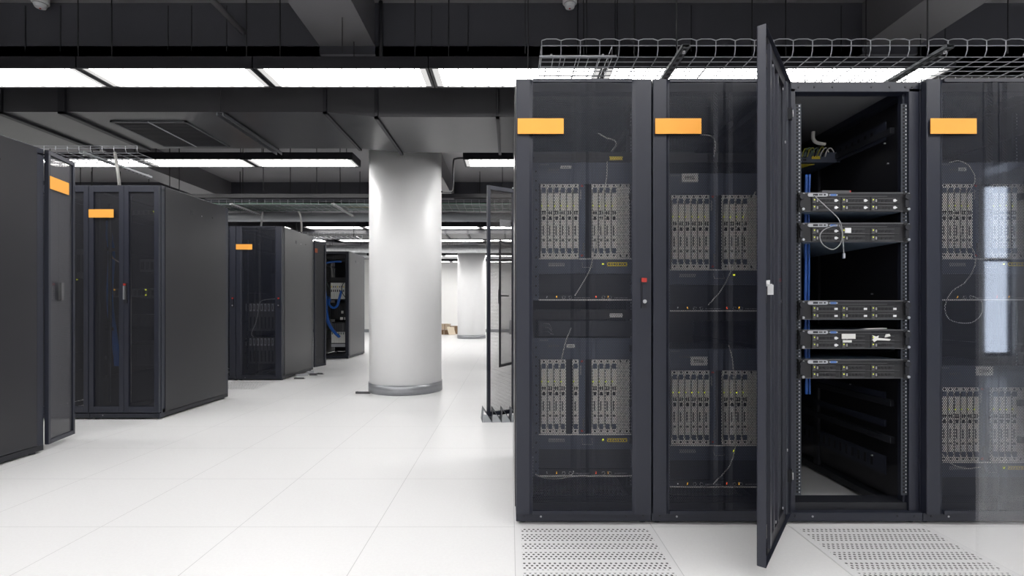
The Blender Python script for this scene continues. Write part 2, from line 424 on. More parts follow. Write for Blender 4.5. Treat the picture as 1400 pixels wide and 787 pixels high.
# ------------------------------------------------------------------ ducts and ceiling services
def hang(t):
    for x in (-4, -2, 0, 2): MB().tube([(x, 0, .06), (x, 0, CEILZ-t.location.z)], .006, 'rod', 6).build('hanging_rod', t)
def duct1():
    t = thing('ventilation_duct', 'long black rectangular duct hung across the room in front of the column', 'duct', (-1.2, 4.5, 2.4))
    ox, oy, oz = -1.2, 4.5, 2.4
    b = MB()
    y0, y1 = 4.05-oy, 4.98-oy
    zl, zr = 2.564-oz, 2.522-oz; top = 2.80-oz
    xs = [(-7.5-ox, zl), (-1.519-ox, zl), (-1.097-ox, zr), (4.0-ox, zr)]
    k = b.mi('duct')
    rings = [[b.bm.verts.new((x, y, z)) for y, z in ((y0, zb), (y1, zb), (y1, top), (y0, top))] for x, zb in xs]
    for r0, r1 in zip(rings, rings[1:]):
        for j in range(4): b.bm.faces.new((r0[j], r0[(j+1) % 4], r1[(j+1) % 4], r1[j])).material_index = k
    b.bm.faces.new(rings[0]); b.bm.faces.new(rings[-1])
    b.build('duct_body', t)
    for X in (-4.2, -3.68, -1.519, -1.097, -.10, 1.1):
        zb = zl if X < -1.2 else zr; x = X-ox; w_ = .028 if X < -3.5 else .014
        MB().box(x-w_, x+w_, y0-.02, y0, zb-.02, top, 'ductd').box(x-w_, x+w_, y0-.02, y1+.02, zb-.02, zb, 'ductd').build('flange', t)
    g = MB(); x0, x1, a0, a1 = -3.45-ox, -2.79-ox, 4.24-oy, 4.90-oy
    g.box(x0, x1, a0, a0+.02, zl-.012, zl, 'galvdk').box(x0, x1, a1-.02, a1, zl-.012, zl, 'galvdk')
    g.box(x0, x0+.02, a0, a1, zl-.012, zl, 'galvdk').box(x1-.02, x1, a0, a1, zl-.012, zl, 'galvdk')
    g.box((x0+x1)/2-.006, (x0+x1)/2+.006, a0, a1, zl-.014, zl, 'galv')
    for i in range(26):
        a = a0+.03+i*.0235
        g.box(x0+.02, x1-.02, a, a+.008, zl-.010, zl, 'ductd')
    g.build('vent_grille', t)
    s = MB(); X = -2.36-ox
    s.box(X-.03, X-.022, y0-.05, y1+.05, zl-.05, zl-.02, 'galvdk').box(X+.022, X+.03, y0-.05, y1+.05, zl-.05, zl-.02, 'galvdk').box(X-.03, X+.03, y0-.05, y1+.05, zl-.024, zl-.02, 'galvdk')
    for i in range(14): s.box(X-.012, X+.012, y0+i*.07, y0+i*.07+.03, zl-.025, zl-.024, 'hole')
    s.build('support_channel', t)
    for X in (-6.3, -4.4, -2.36, -.10, 1.6, 3.2):
        for y in (y0-.035, y1+.035): MB().tube([(X-ox, y, zl-.03), (X-ox, y, CEILZ-oz)], .004, 'rod', 6).build('hanging_rod', t)
duct1()
t = thing('ventilation_duct', 'distant pale-lit flat duct behind the third light strip', 'duct', (-1, 10.7, 2.5))
MB().box(-5, 4, -.38, .4, 0, .25, 'duct').build('duct_body', t)
for X in (-2.0, -1.1, -.35, .12, .9): MB().box(X-.02, X+.02, -.4, .42, -.02, .27, 'ductd').build('flange', t)
t = thing('insulated_pipe', 'foil wrapped round pipe crossing the room above the far racks', 'pipe', (-2, 13.2, 2.52))
MB().tube([(-6+i*.5, 0, 0) for i in range(20)], [.10+.012*(i % 2) for i in range(20)], 'foil', 16).build('pipe_body', t)
hang(t)
t = thing('insulated_pipe', 'thinner silver pipe running just above the far white wall', 'pipe', (-2, 16.4, 2.70))
MB().tube([(-6+i*.5, 0, 0) for i in range(20)], [.12+.01*(i % 2) for i in range(20)], 'foil', 16).build('pipe_body', t)
hang(t)
t = thing('insulated_pipe', 'dull grey round pipe running behind the left racks under the beam', 'pipe', (-2.5, 8.2, 2.46))
MB().tube([(-3, 0, 0), (3.3, 0, 0)], .075, 'bracket', 16).build('pipe_body', t)
hang(t)
# conduit next to the Y-beam
tag(MB().tube([(-1.98, 0.5, 3.0), (-1.98, 3.65, 3.0)], .022, 'ceil', 10).build('conduit'), 'black pipe running away under the ceiling at upper left', 'pipe')
tag(MB().tube([(-.955, 3.64, 2.74), (-.955, 3.64, CEILZ)], .016, 'ductd', 8).build('conduit'), 'vertical black pipe on the beam right of the sloping beam underside', 'pipe')
tag(MB().tube(smooth([P(604, 262, 5.25), P(615, 262, 5.4), P(619, 256, 5.45), P(620, 222, 5.5), P(623, 217, 5.5), P(633, 216, 5.5)]), .010, 'ductd', 8).build('conduit'),
    'bent black conduit joining the light right of the column', 'pipe')
def detector(x, y, label):
    t = thing('smoke_detector', label, 'smoke detector', (x, y, CEILZ))
    b = MB(); 
    prof = [(.052, 0), (.052, -.050), (.042, -.056), (.042, -.062), (.032, -.084), (.001, -.088)]
    for (r0, z0), (r1, z1) in zip(prof, prof[1:]):
        n = 24; k = b.mi('white' if z0 > -.055 or z1 < -.07 else 'cabg')
        a = [b.bm.verts.new((r0*math.cos(2*math.pi*j/n), r0*math.sin(2*math.pi*j/n), z0)) for j in range(n)]
        c = [b.bm.verts.new((r1*math.cos(2*math.pi*j/n), r1*math.sin(2*math.pi*j/n), z1)) for j in range(n)]
        for j in range(n): b.bm.faces.new((a[j], a[(j+1) % n], c[(j+1) % n], c[j])).material_index = k
    b.build('housing', t)
    MB().tube([(0, 0, -.088), (0, 0, -.092)], .006, 'red', 8).build('indicator', t)
detector((779-CXP)/F*3.58, 3.58, 'round white smoke detector on the ceiling above the front racks')
detector((55-CXP)/F*3.58, 3.58, 'round white smoke detector on the ceiling at upper left')

# hanging rods seen over the front racks
for i, (px, y0, Y, zb) in enumerate(((722, 0, 2.75, 1.96), (867, 0, 2.95, 2.26), (925, 10, 2.53, 2.29), (1268, 0, 2.53, 2.29), (718, 7, 3.3, 2.66), (790, 9, 3.6, 2.66), (802, 8, 3.3, 2.66), (841, 11, 3.6, 2.66), (1378, 5, 3.3, 2.66), (1184, 5, 3.4, 2.66), (468, 0, 3.3, 2.66), (484, 0, 3.6, 2.66))):
    X = (px-CXP)/F*Y
    if i in (10, 11): top = 2.9
    else: top = CEILZ
    near = ('at the left end of the wire tray', 'behind the wire tray over the second front rack', 'holding the near left tray strut', 'holding the tray strut above the open rack',
            'leftmost of the thin rods above the end rack', 'just right of the smoke detector', 'between two rods near the smoke detector', 'over the middle of the end front rack',
            'over the rightmost front rack', 'between open rack and rightmost rack', 'left one of two below the sloping beam', 'right one of two below the sloping beam')[i]
    tag(MB().tube([(X, Y, zb), (X, Y, top)], .0035, 'rod', 6).build('threaded_rod'), f'thin black hanging rod {near}', 'rod')

for px, Y, zb, where in ((110, 6.2, 2.0, 'between the near leaf and the middle left rack'), (126, 6.0, 2.3, 'left of the pale cable drop'), (232, 6.2, 2.35, 'left above the corner of the middle left rack'), (245, 6.0, 2.35, 'right above the corner of the middle left rack'),
                   (332, 6.6, 2.3, 'over the left end of the green cable tray'), (360, 6.2, 2.43, 'second over the green cable tray'), (397, 6.6, 2.3, 'third over the green cable tray'), (433, 6.3, 2.43, 'fourth over the green cable tray'), (465, 6.6, 2.3, 'nearest the round column over the green tray'),
                   (687, 6.3, 2.43, 'right of the round column over the green tray')):
    X = (px-CXP)/F*Y
    tag(MB().tube([(X, Y, zb), (X, Y, CEILZ)], .005, 'rod', 6).build('threaded_rod'), f'thin black hanging rod {where}', 'rod')

# ------------------------------------------------------------------ wire trays
def wire_tray(name, label, X0, X1, Y0, Y1, z, hs, pitch=.1, nl=6, m='galv', arc=True, rw=.0026, over=0.0):
    t = thing(name, label, 'cable tray', (X0, Y0, z))
    L = X1-X0; D = Y1-Y0
    b = MB(); n = int(L/pitch)
    for i in range(n+1):
        x = i*pitch
        b.tube([(x, 0, hs), (x, 0, hs*.35), (x, .012, 0), (x, D-.012, 0), (x, D, hs*.35), (x, D, hs)], rw, m, 5)
        if arc and i < n:
            b.tube([(x, 0, hs), (x+pitch*.25, -.001, hs+.008), (x+pitch*.75, -.001, hs+.008), (x+pitch, 0, hs)], rw, m, 5)
    b.build('cross_wires', t)
    b = MB()
    for j in range(nl): b.tube([(0, .02+(D-.04)*j/(nl-1), 0), (n*pitch, .02+(D-.04)*j/(nl-1), 0)], rw, m, 5)
    for y in (0, D):
        b.tube([(0, y, hs*.65), (n*pitch, y, hs*.65)], rw, m, 5)
        if not arc: b.tube([(0, y, hs), (n*pitch, y, hs)], rw, m, 5)
    b.build('long_wires', t)
    return t
def strut(X, Y0, Y1, z, label, m='galvdk'):
    t = thing('tray_strut', label, 'strut', (X, Y0, z))
    L = Y1-Y0; b = MB()
    b.box(-.02, -.017, 0, L, 0, .02, m).box(.017, .02, 0, L, 0, .02, m).box(-.02, .02, 0, L, .018, .02, m)
    b.box(-.02, .02, 0, L, 0, .003, m)
    for i in range(int(L/.05)): b.box(-.008, .008, .012+i*.05, .036+i*.05, -.0008, 0, 'hole')
    b.build('channel', t)
    for y in (.03, L-.03): MB().tube([(0, y, -.012), (0, y, .03)], .008, 'silver', 6).build('nut', t)
TZ = 2.258
wire_tray('wire_cable_tray', 'long silver wire mesh tray above the front row of racks', .165, 4.0, 2.54, 2.94, TZ, .075, nl=8)
strut(.868, 2.42, 3.0, TZ-.026, 'slotted steel strut under the wire tray above the second front rack')
strut(2.17, 2.42, 3.0, TZ-.026, 'slotted steel strut under the wire tray above the open rack')
# branch tray running away from the left end
t = thing('wire_cable_tray', 'short wire mesh branch tray at the left end of the front tray', 'cable tray', (.16, 2.5, TZ-.035))
b = MB()
for j in range(7): b.tube([(.36*j/6, 0, 0), (.36*j/6, 1.1, 0)], .002, 'galv', 5)
for sx in (0, .36): b.tube([(sx, 0, .06), (sx, 1.1, .06)], .002, 'galv', 5)
b.build('long_wires', t)
b = MB()
for i in range(12): b.tube([(0, .1*i, .06), (0, .1*i, 0), (.36, .1*i, 0), (.36, .1*i, .06)], .002, 'galv', 5)
b.build('cross_wires', t)
MB().box(-.01, .38, -.015, -.010, -.002, .006, 'galv').tube([(.05, -.02, .004), (.05, -.008, .004)], .007, 'galv', 8).tube([(.31, -.02, .004), (.31, -.008, .004)], .007, 'galv', 8).build('end_clamp', t)

wire_tray('wire_cable_tray', 'wire mesh tray hanging over the middle left racks', -5.2, -3.2, 4.22, 4.64, 2.285, .055, nl=6, arc=False)
strut(-3.62, 4.15, 4.95, 2.255, 'grey strut slanting under the tray above the middle left racks', 'bracket')
cable('cable_drop', [P(157, 208, 4.35), P(159, 222, 4.35), P(161, 235, 4.35), P(163, 250, 4.4), P(163, 254, 4.45)], .012, 'cabw', 'pale cable bundle dropping from the tray to the middle left rack')
t = wire_tray('wire_cable_tray', 'wide mesh tray loaded with green cables behind the left racks', -4.4, 1.6, 6.42, 6.95, 2.30, .06, nl=8, arc=False)
b = MB(); 
for j in range(11):
    y = .04+j*.045; z = .012+.008*(j % 3)
    b.tube([(i*.5, y+.012*math.sin(i*1.7+j), z+.004*math.sin(i+j)) for i in range(13)], .014, ('cabgr', 'cabg', 'cabg', 'cabgr', 'cabw', 'cabye')[j % 6], 6)
o = b.build('cable_bundle', loc=(-4.4, 6.42, 2.302)); tag(o, 'bundle of green, grey and white cables lying along the far tray', 'cables'); o['kind'] = 'stuff'
tag(MB().box(-5.5, 3, 6.36, 6.40, 2.375, 2.425, 'luh').build('support_rail'), 'black horizontal rail just above the green cable tray', 'rail')
for i, (px, lab) in enumerate(((333, 'above the far left rack with orange label'), (466, 'just left of the round column'))):
    strut((px-CXP)/F*6.6, 6.3, 7.1, 2.27, f'pale strut under the green cable tray, {lab}', 'white')
cable('cable_drop', [P(359, 290, 6.7), P(358, 300, 6.7), P(357, 310, 6.75)], .012, 'cabg', 'grey cable dropping onto the far left rack with orange label')
cable('cable_drop', [P(406, 286, 6.9), P(410, 293, 6.95), P(412, 305, 7.0), P(412, 316, 7.1)], .013, 'cabw', 'white cable dropping behind the far left rack top')
t = wire_tray('wire_cable_tray', 'small distant wire tray over the open rack with blue cables', -4.2, -2.85, 9.25, 9.65, 2.29, .08, nl=5, arc=False, m='silver', rw=.004)
for x in (.1, 1.2): MB().tube([(x, .2, 0), (x, .2, CEILZ-2.29)], .006, 'rod', 6).build('hanging_rod', t)

# ------------------------------------------------------------------ racks
def label_plate(parent, x, z, w_=.2, h=.067, y=-.040, m='orange'):
    return MB().box(x, x+w_, y-.002, y, z, z+h, m).build('label_plate', parent)

def bowed_door(t, W, H, z0=.05, loc=(0, 0, 0), rz=0, label=True, lx=.006, lz=1.655, latch=True, pf='perf', inner=False):
    """single perforated front door, hinge at local x=0, front towards -y"""
    d = MB()
    d.strip([(.0, 0), (0.0001, -.027), (.003, -.030), (.057, -.030), (.069, -.023), (.073, -.023)], 0, H, 'rack', .0016)
    d.strip([(W-.086, -.023), (W-.082, -.023), (W-.070, -.030), (W-.003, -.030), (W, -.026), (W, 0)], 0, H, 'rack', .0016)
    for za, zb in ((0, .016), (H-.014, H)):
        d.box(.073, W-.086, -.034, -.022, za, zb, 'rack')
    d.box(.002, W-.002, -.026, 0, 0, .002, 'rack').box(.002, W-.002, -.026, 0, H-.002, H, 'rack')
    door = d.build('door', t, loc=(loc[0], loc[1], z0), rz=rz)
    prof = [(.070, -.0235), (.12, -.029), (.18, -.033), (.236, -.035), (.252, -.029), (.264, -.029), (.280, -.038), (.302, -.038), (.318, -.029), (.330, -.029), (.346, -.035), (.40, -.033), (.46, -.029), (W-.083, -.0235)]
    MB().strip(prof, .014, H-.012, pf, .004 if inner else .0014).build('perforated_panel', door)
    if latch:
        lx_, lz_ = W-.036, 1.0
        MB().box(lx_-.012, lx_+.012, -.036, -.030, lz_-.10, lz_+.03, 'rackin').box(lx_-.008, lx_+.008, -.044, -.036, lz_-.085, lz_-.0, 'rack').box(lx_-.011, lx_+.011, -.041, -.036, lz_+.012, lz_+.03, 'red').tube([(lx_+.001, -.0445, lz_-.072), (lx_+.001, -.047, lz_-.072)], .0085, 'silver', 14).build('latch', door)
    if label: label_plate(door, lx, lz)
    if inner:   # stiffeners, hinge blocks and latch rod on the back of the door
        s = MB()
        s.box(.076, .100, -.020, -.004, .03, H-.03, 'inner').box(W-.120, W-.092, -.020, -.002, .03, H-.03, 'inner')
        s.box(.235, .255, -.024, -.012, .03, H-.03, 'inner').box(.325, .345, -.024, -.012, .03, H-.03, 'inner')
        s.box(.076, W-.092, -.020, -.012, .002, .05, 'rackin').box(.076, W-.092, -.020, -.012, H-.05, H-.002, 'rackin')
        s.build('stiffener', door)
        MB().tube([(W-.055, -.012, .2), (W-.055, -.012, H-.2)], .004, 'rack', 6).build('latch_rod', door)
        for z in (.12, H*.5, H-.12):
            MB().box(W-.030, W-.012, -.020, -.002, z-.025, z+.025, 'rackin').build('rubber_stop', door)
        MB().box(W-.045, W-.038, -.006, .012, .985, .993, 'white').box(W-.045, W-.038, -.002, .016, .955, .990, 'white').box(W-.015, W-.008, -.002, .010, .990, 1.005, 'white').build('keeper', door)
        for z in (.15, H-.17):
            MB().box(.004, .030, -.016, .006, z, z+.05, 'rackin').tube([(.02, .009, z+.01), (.02, .009, z+.04)], .003, 'silver', 6).build('hinge', door)
        b = MB()
        for zz, xx in ((.09, .2), (.09, .36), (H-.1, .2), (H-.09, .42), (H-.3, .14), (.3, .08)): b.tube([(xx, -.004, zz), (xx, -.001, zz)], .006, 'screw', 8)
        b.build('screws', door)
    return door

def leaf(t, W, H, loc, rz, name='door_leaf', pf='perfleaf', fw=.036, z0=.045, handle=False):
    """flat framed perforated leaf, hinge at x=0"""
    f = MB().box(0, fw, -.012, .012, 0, H).box(W-fw, W, -.012, .012, 0, H).box(fw, W-fw, -.012, .012, 0, fw*1.3).box(fw, W-fw, -.012, .012, H-fw*1.3, H)
    o = f.build(name, t, bevel=.0015, loc=(loc[0], loc[1], z0), rz=rz)
    MB().box(fw, W-fw, -.0015, .0015, fw*1.3, H-fw*1.3, pf).build('perforated_panel', o)
    if handle:
        MB().box(W-.030, W-.008, -.020, -.012, .90, 1.05, 'rackin').box(W-.025, W-.013, -.034, -.020, .93, 1.03, 'silver').box(W-.027, W-.011, -.030, -.020, 1.035, 1.048, 'red').box(W-.027, W-.011, -.030, -.020, .905, .925, 'rackin').build('handle', o)
    return o

def make_rack(label, X0, Y0, W, D, H, group=None, sides=(True, True), rear=True, open_bottom=True, cat='server rack', name='server_rack', front='frame', sidemat='side'):
    t = thing(name, label, cat, (X0, Y0, 0), 0, group)
    f = MB(); p = .045; y0 = .006
    for x in (0, W-p):
        for y in (y0, D-p): f.box(x, x+p, y, y+p, .05, H-.03, 'rack')
    # inner step of the front posts
    f.box(p, p+.012, y0+.02, y0+.05, .05, H-.04, 'rack').box(W-p-.012, W-p, y0+.02, y0+.05, .05, H-.04, 'rack')
    f.box(0, W, y0, y0+.05, H-.045, H, 'rack').box(0, W, D-.05, D, H-.045, H, 'rack')
    f.box(0, p, y0+.05, D-.05, H-.045, H, 'rack').box(W-p, W, y0+.05, D-.05, H-.045, H, 'rack')
    f.box(0, W, y0+.012, y0+.10, .05, .085, 'rackin')
    for z in (.33, .50, .75, 1.45, 1.75):
        f.box(W-.07, W-.05, .08, D-.08, z, z+.03, 'rackin').box(.05, .07, .08, D-.08, z, z+.03, 'rackin')
    f.build('frame', t, bevel=.002)
    MB().box(0, W, -.012, .05, .014, .052, 'rack').box(0, .05, .05, D, .014, .05, 'rackin').box(W-.05, W, .05, D, .014, .05, 'rackin').box(.05, W-.05, D-.06, D, .014, .05, 'rackin').build('plinth', t, bevel=.0015)
    s = MB()
    for x in (.035, .11, W-.11, W-.035): s.tube([(x, -.0125, .036), (x, -.0145, .036)], .0045, 'screw' if x > .1 and x < .2 else 'rackin', 8)
    for x in (.06, .13, .21, W-.21, W-.13, W-.06, W-.03): s.tube([(x, y0-.0005, H-.024), (x, y0-.0025, H-.024)], .0045, 'rackin', 8)
    s.build('screws', t)
    for x in (.03, W-.03):
        for y in (.03, D-.05): MB().tube([(x, y, .0), (x, y, .008), (x, y, .009), (x, y, .0145)], [.018, .018, .008, .008], 'galvdk', 12).build('levelling_foot', t)
    MB().box(.045, W-.045, .056, D-.05, H-.012, H-.008, 'roof').build('roof_panel', t)
    for i, x in enumerate((0, W-.004)):
        if sides[i]:
            sp = MB().box(x-(.004 if i == 0 else -.002), x+(.001 if i == 0 else .008), .05, D-.050, .055, H-.006, sidemat)
            xo = x-(.0045 if i == 0 else -.0085)
            sp.box(xo-.0005, xo+.0005, D*.38, D*.38+.04, H-.18, H-.135, 'rackin').box(xo-.0007, xo+.0007, D*.38+.008, D*.38+.02, H-.16, H-.15, 'hole')
            sp.tube([(xo-.001, D*.55, H-.165), (xo+.001, D*.55, H-.165)], .006, 'screw', 6).tube([(xo-.001, D*.72, H-.15), (xo+.001, D*.72, H-.15)], .008, 'hole', 6)
            sp.build('side_panel', t)
    if rear: MB().box(.045, W-.045, D-.02, D-.016, .06, H-.045, 'rackin').build('rear_panel', t)
    return t

def rails(t, W, y, z0=.12, z1=1.86, x0=.062):
    """punched 19-inch mounting rails with cage-nut holes"""
    for sx in (0, 1):
        xa = x0 if sx == 0 else W-x0-.03
        b = MB().box(xa, xa+.03, y, y+.002, z0, z1, 'rail').box(xa if sx == 0 else xa+.028, xa+.002 if sx == 0 else xa+.03, y, y+.04, z0, z1, 'rackin')
        z = z0+.01
        while z < z1-.012:
            b.box(xa+.008, xa+.017, y-.0006, y+.0001, z, z+.0095, 'hole')
            b.box(xa+.019, xa+.024, y-.0015, y, z+.001, z+.006, 'screw')
            z += .0159
        b.build('mounting_rail', t)

FX0, FP, FY, FW, FH_ = .027, .5975, 2.175, .594, 1.956
# ---- chassis with card cage
def make_card():
    w_, h = .0295, .346
    b = MB().box(.0008, w_-.0008, 0, .012, 0, h, 'card')
    b.box(.001, .005, -.0006, 0, .03, h-.03, 'print')
    for z in (h-.012, .012):
        b.tube([(w_*.5, -.0015, z), (w_*.5, 0, z)], .0045, 'port', 8)
    b.box(.006, .024, -.004, 0, h-.045, h-.022, 'cardbl').box(.006, .024, -.004, 0, .022, .045, 'cardbl')
    b.box(.004, .009, -.005, -.001, h-.085, h-.060, 'white').box(.008, .012, -.006, -.001, .052, .075, 'white')
    b.box(.004, .009, -.0015, 0, h-.108, h-.102, 'ledy')
    for x in (.008, .0175): b.box(x, x+.006, -.001, 0, h-.145, h-.128, 'port')
    b.box(.009, .022, -.001, 0, h-.170, h-.153, 'port')
    b.box(.010, .016, -.0008, 0, .105, .150, 'print').box(.009, .020, -.0008, 0, .078, .088, 'print')
    return b.build('line_card')
def make_controller():
    w_, h = .0295, .346
    b = MB().box(.001, w_-.001, .002, .012, 0, h, 'cardbl').box(.006, .012, 0, .002, h-.075, h-.03, 'cabg').box(.018, .024, -.004, .002, .03, .07, 'print')
    b.box(.010, .020, 0, .002, h-.016, h-.008, 'red').box(.010, .020, 0, .002, .008, .016, 'red')
    return b.build('controller_card')
def make_blank():
    w_, h = .0295, .346
    return MB().box(.0008, w_-.0008, 0, .003, 0, h, 'cardblank').box(.012, .018, -.001, 0, .006, .016, 'port').box(.012, .018, -.001, 0, h-.016, h-.006, 'port').build('blank_card')
cards = {'C': make_card(), 'B': make_controller(), 'P': make_blank()}
used = set()
def chassis(label, X, Y, ztop, pattern, white=(.10, .03), yellow=True, name='network_switch_chassis', tl=.105, tz=.018):
    """ztop = top of the plain header panel; total height .638"""
    W = .429; Ht = .638
    t = thing(name, label, 'network switch', (X, Y, ztop-Ht))
    b = MB().box(0, W, .03, .40, .005, Ht, 'paneldk').box(0, W, 0, .03, .0, .004, 'panel').box(0, .0008, 0, .03, .004, Ht, 'panel').box(W-.0008, W, 0, .03, .004, Ht, 'panel')
    b.box(-.026, 0, -.002, 0, .0, Ht, 'panel').box(W, W+.022, -.002, 0, .0, Ht, 'panel')
    zz = .02
    while zz < Ht-.01:
        b.box(-.016, -.008, -.003, -.002, zz, zz+.008, 'hole'); zz += .044
    b.build('housing', t)
    zc0 = Ht-.095-.346
    h = MB().box(.001, W-.001, -.002, .028, Ht-.095, Ht, 'panel')
    for i in range(12): h.box(.004+i*.0035, .0065+i*.0035, -.0025, -.002, Ht-.012, Ht-.008, 'cabg')      # small printed maker line
    for i in range(5): h.box(.045+i*.010, .051+i*.010, -.0025, -.002, Ht-.040, Ht-.031, 'print')
    h.box(.040, .100, -.0025, -.002, Ht-.027, Ht-.026, 'print').box(.040, .100, -.0025, -.002, Ht-.047, Ht-.046, 'print')
    if white:
        wx, ww = tl, white[0]
        h.box(wx, wx+ww, -.0035, -.002, Ht-tz-white[1], Ht-tz, 'labelw')
        for i in range(6): h.box(wx+ww*.2+i*ww*.1, wx+ww*.25+i*ww*.1, -.0038, -.0035, Ht-tz-white[1]*.7, Ht-tz-white[1]*.3, 'print')
    h.build('header_panel', t)
    g = MB().box(0, W, -.001, .0, Ht-.095-.346+.346-.004, Ht-.095, 'panel')
    g.box(0, W, -.0016, 0, zc0-.006, zc0-.001, 'card'); g.build('card_guide', t)
    for i, ch in enumerate(pattern):
        if ch == 'G': continue
        pr = cards[ch]
        if ch not in used: o = pr; used.add(ch)
        else: o = pr.copy(); C.objects.link(o)
        o.parent = t; o.location = (.008+i*.0295, 0.002, zc0)
    l = MB().box(.001, W-.001, -.001, .028, zc0-.072, zc0-.006, 'panel')
    for i in range(9): l.box(.045+i*.0085, .051+i*.0085, -.002, -.001, zc0-.038, zc0-.022, 'cabg')
    if yellow:
        l.box(.315, .408, -.002, -.001, zc0-.038, zc0-.020, 'labely')
        for i in range(7): l.box(.322+i*.012, .328+i*.012, -.0024, -.002, zc0-.033, zc0-.026, 'print')
    l.box(.292, .300, -.003, -.001, zc0-.032, zc0-.024, 'ledy')
    l.tube([(.20, -.001, zc0-.02), (.20, -.018, zc0-.045), (.245, -.018, zc0-.045), (.245, -.001, zc0-.02)], .0022, 'cabg', 6)
    l.build('label_panel', t)
    MB().box(.004, W-.004, .004, .006, .034, zc0-.074, 'grille').build('fan_grille', t)
    c = MB().box(.001, W-.001, 0, .028, .004, .032, 'paneldk').box(0, W, -.003, 0, .000, .006, 'card')
    for x, m in ((.035, 'white'), (.080, 'leda'), (.262, 'ledr'), (.318, 'leda')): c.box(x, x+.004, -.002, 0, .013, .022, m)
    for x in (.115, .145, .298, .328): c.tube([(x, -.004, .016), (x, 0, .016)], .008, 'cabg', 10).tube([(x, -.005, .016), (x, -.004, .016)], .005, 'port', 10)
    for i in range(12): c.box(.165+i*.006, .169+i*.006, -.001, 0, .012, .016, 'cabg')
    for i in range(10): c.box(.350+i*.006, .354+i*.006, -.001, 0, .012, .016, 'cabg')
    c.build('connector_strip', t)
    return t
def zpx(py, Y): return CAMH+(CYP-py)/F*Y
EY = 2.27
def small_switch(label, X, Y, z, W=.429, h=.044, ports=24, m='srv', D=.25, labelc=None):
    t = thing('rack_switch', label, 'network switch', (X, Y, z))
    MB().box(0, W, 0, D, 0, h, m).build('housing', t)
    p = MB()
    for i in range(ports//2):
        for r in (0, 1): p.box(.05+i*.024, .066+i*.024, -.0012, 0, .008+r*.016, .019+r*.016, 'port')
    p.build('ports', t)
    if labelc: MB().box(W-.10, W-.04, -.0016, -.0008, .008, .026, labelc).build('sticker', t)
    for sx in (-.022, W): MB().box(sx, sx+.022, -.002, 0, 0, h, m).build('rack_ear', t)
    return t

# front row rack 1
r1 = make_rack('closed black rack at the left end of the front row', FX0, FY, FW, 1.0, FH_)
bowed_door(r1, FW-.002, 1.898, .053, (.001, 0, 0))
rails(r1, FW, .11, x0=.05)
EX1 = (739-CXP)/F*EY-.008
chassis('card-filled switch in the upper half of the end rack', EX1, EY, zpx(222, EY), 'CCCCCCBGCCCCPP', (.05, .014), tl=.10, tz=.016)
chassis('card-filled switch in the lower half of the end rack', EX1, EY, zpx(462, EY), 'CCCCGCBGCCCCPP', (.038, .016), tl=.128, tz=.028)
small_switch('slim switch at eye height in the end rack, under the tray cables', EX1, EY+.01, zpx(221, EY)+.002, labelc='labely')
small_switch('slim dark unit between the two big switches of the end rack', EX1, EY+.01, zpx(436, EY), labelc='labelw', ports=18)
t = thing('relay_unit', 'black panel with bent white handles between the end rack switches', 'panel', (EX1, EY+.01, zpx(460, EY)))
MB().box(0, .43, 0, .2, 0, .072, 'paneldk').build('panel_body', t)
for i in range(3): MB().tube([(.02, -.002, .06-i*.018), (.045, -.014, .06-i*.018), (.055, -.014, .05-i*.018), (.06+i*.004, -.002, .03-i*.01)], .0022, 'cabg', 6).build('wire_handle', t)
# rack 2
X2 = FX0+FP
r2 = make_rack('closed black rack in the middle, left of the open one', X2, FY, FW, 1.0, FH_)
bowed_door(r2, FW-.002, 1.898, .053, (.001, 0, 0))
rails(r2, FW, .11, x0=.05)
EX2 = (918-CXP)/F*EY-.008
chassis('upper switch with white tag in the middle front rack', EX2, EY, zpx(237, EY), 'CCCCCCBGCCCCPP', (.075, .040), False, tl=.055, tz=.0)
chassis('lower switch with white tag in the middle front rack', EX2, EY, zpx(477, EY), 'CCCCCCBGCCCCPP', (.078, .040), False, tl=.095, tz=.035)
small_switch('slim switch above the switches of the middle front rack', EX2, EY+.01, zpx(221, EY), ports=20)
small_switch('slim switch between the switches of the middle front rack', EX2, EY+.01, zpx(438, EY), ports=16)
# rack 3 open
X3 = FX0+2*FP
r3 = make_rack('open black rack with five servers, its door swung forward', X3, FY, FW, 1.0, FH_)
bowed_door(r3, .565, 1.90, .045, (.016, -.012, 0), math.radians(-127.5), label=False, inner=True, latch=False, pf='perflit')
rails(r3, FW, .013, x0=.045, z1=1.86)
b = MB()
for z in (1.735, .175):
    b.box(FW-.062, FW-.058, .12, .95, z, z+.085, 'rack')
    for i in range(16): b.box(FW-.0628, FW-.062, .20+i*.045, .214+i*.045, z+.02, z+.065, 'hole')
for z in (.40, .53): b.box(FW-.066, FW-.058, .12, .95, z, z+.03, 'rack')
b.box(FW-.064, FW-.05, .62, .66, .06, 1.9, 'rackin')
b.build('side_bracket', r3)
b = MB()
for z, y in ((.24, .2), (.56, .35), (.80, .3), (1.02, .2), (1.36, .25), (1.62, .1), (1.72, .12)): b.tube([(FW-.07, y, z), (FW-.062, y, z)], .004, 'screw', 6)
b.build('screws', r3)
# rack 4
X4 = FX0+3*FP
r4 = make_rack('closed black rack cut off at the right edge', X4, FY, FW, 1.0, FH_)
bowed_door(r4, FW-.002, 1.898, .053, (.001, 0, 0))
rails(r4, FW, .11, x0=.05)
EX4 = (1288-CXP)/F*EY-.012
chassis('upper switch in the rightmost front rack', EX4, EY, zpx(222, EY), 'CCCCCBGGCCCCPP', (.036, .015), tl=.085, tz=.025)
chassis('lower switch in the rightmost front rack', EX4, EY, zpx(500, EY), 'CCCCCCBGCCCCPP', (.080, .042), tl=.165, tz=.002)

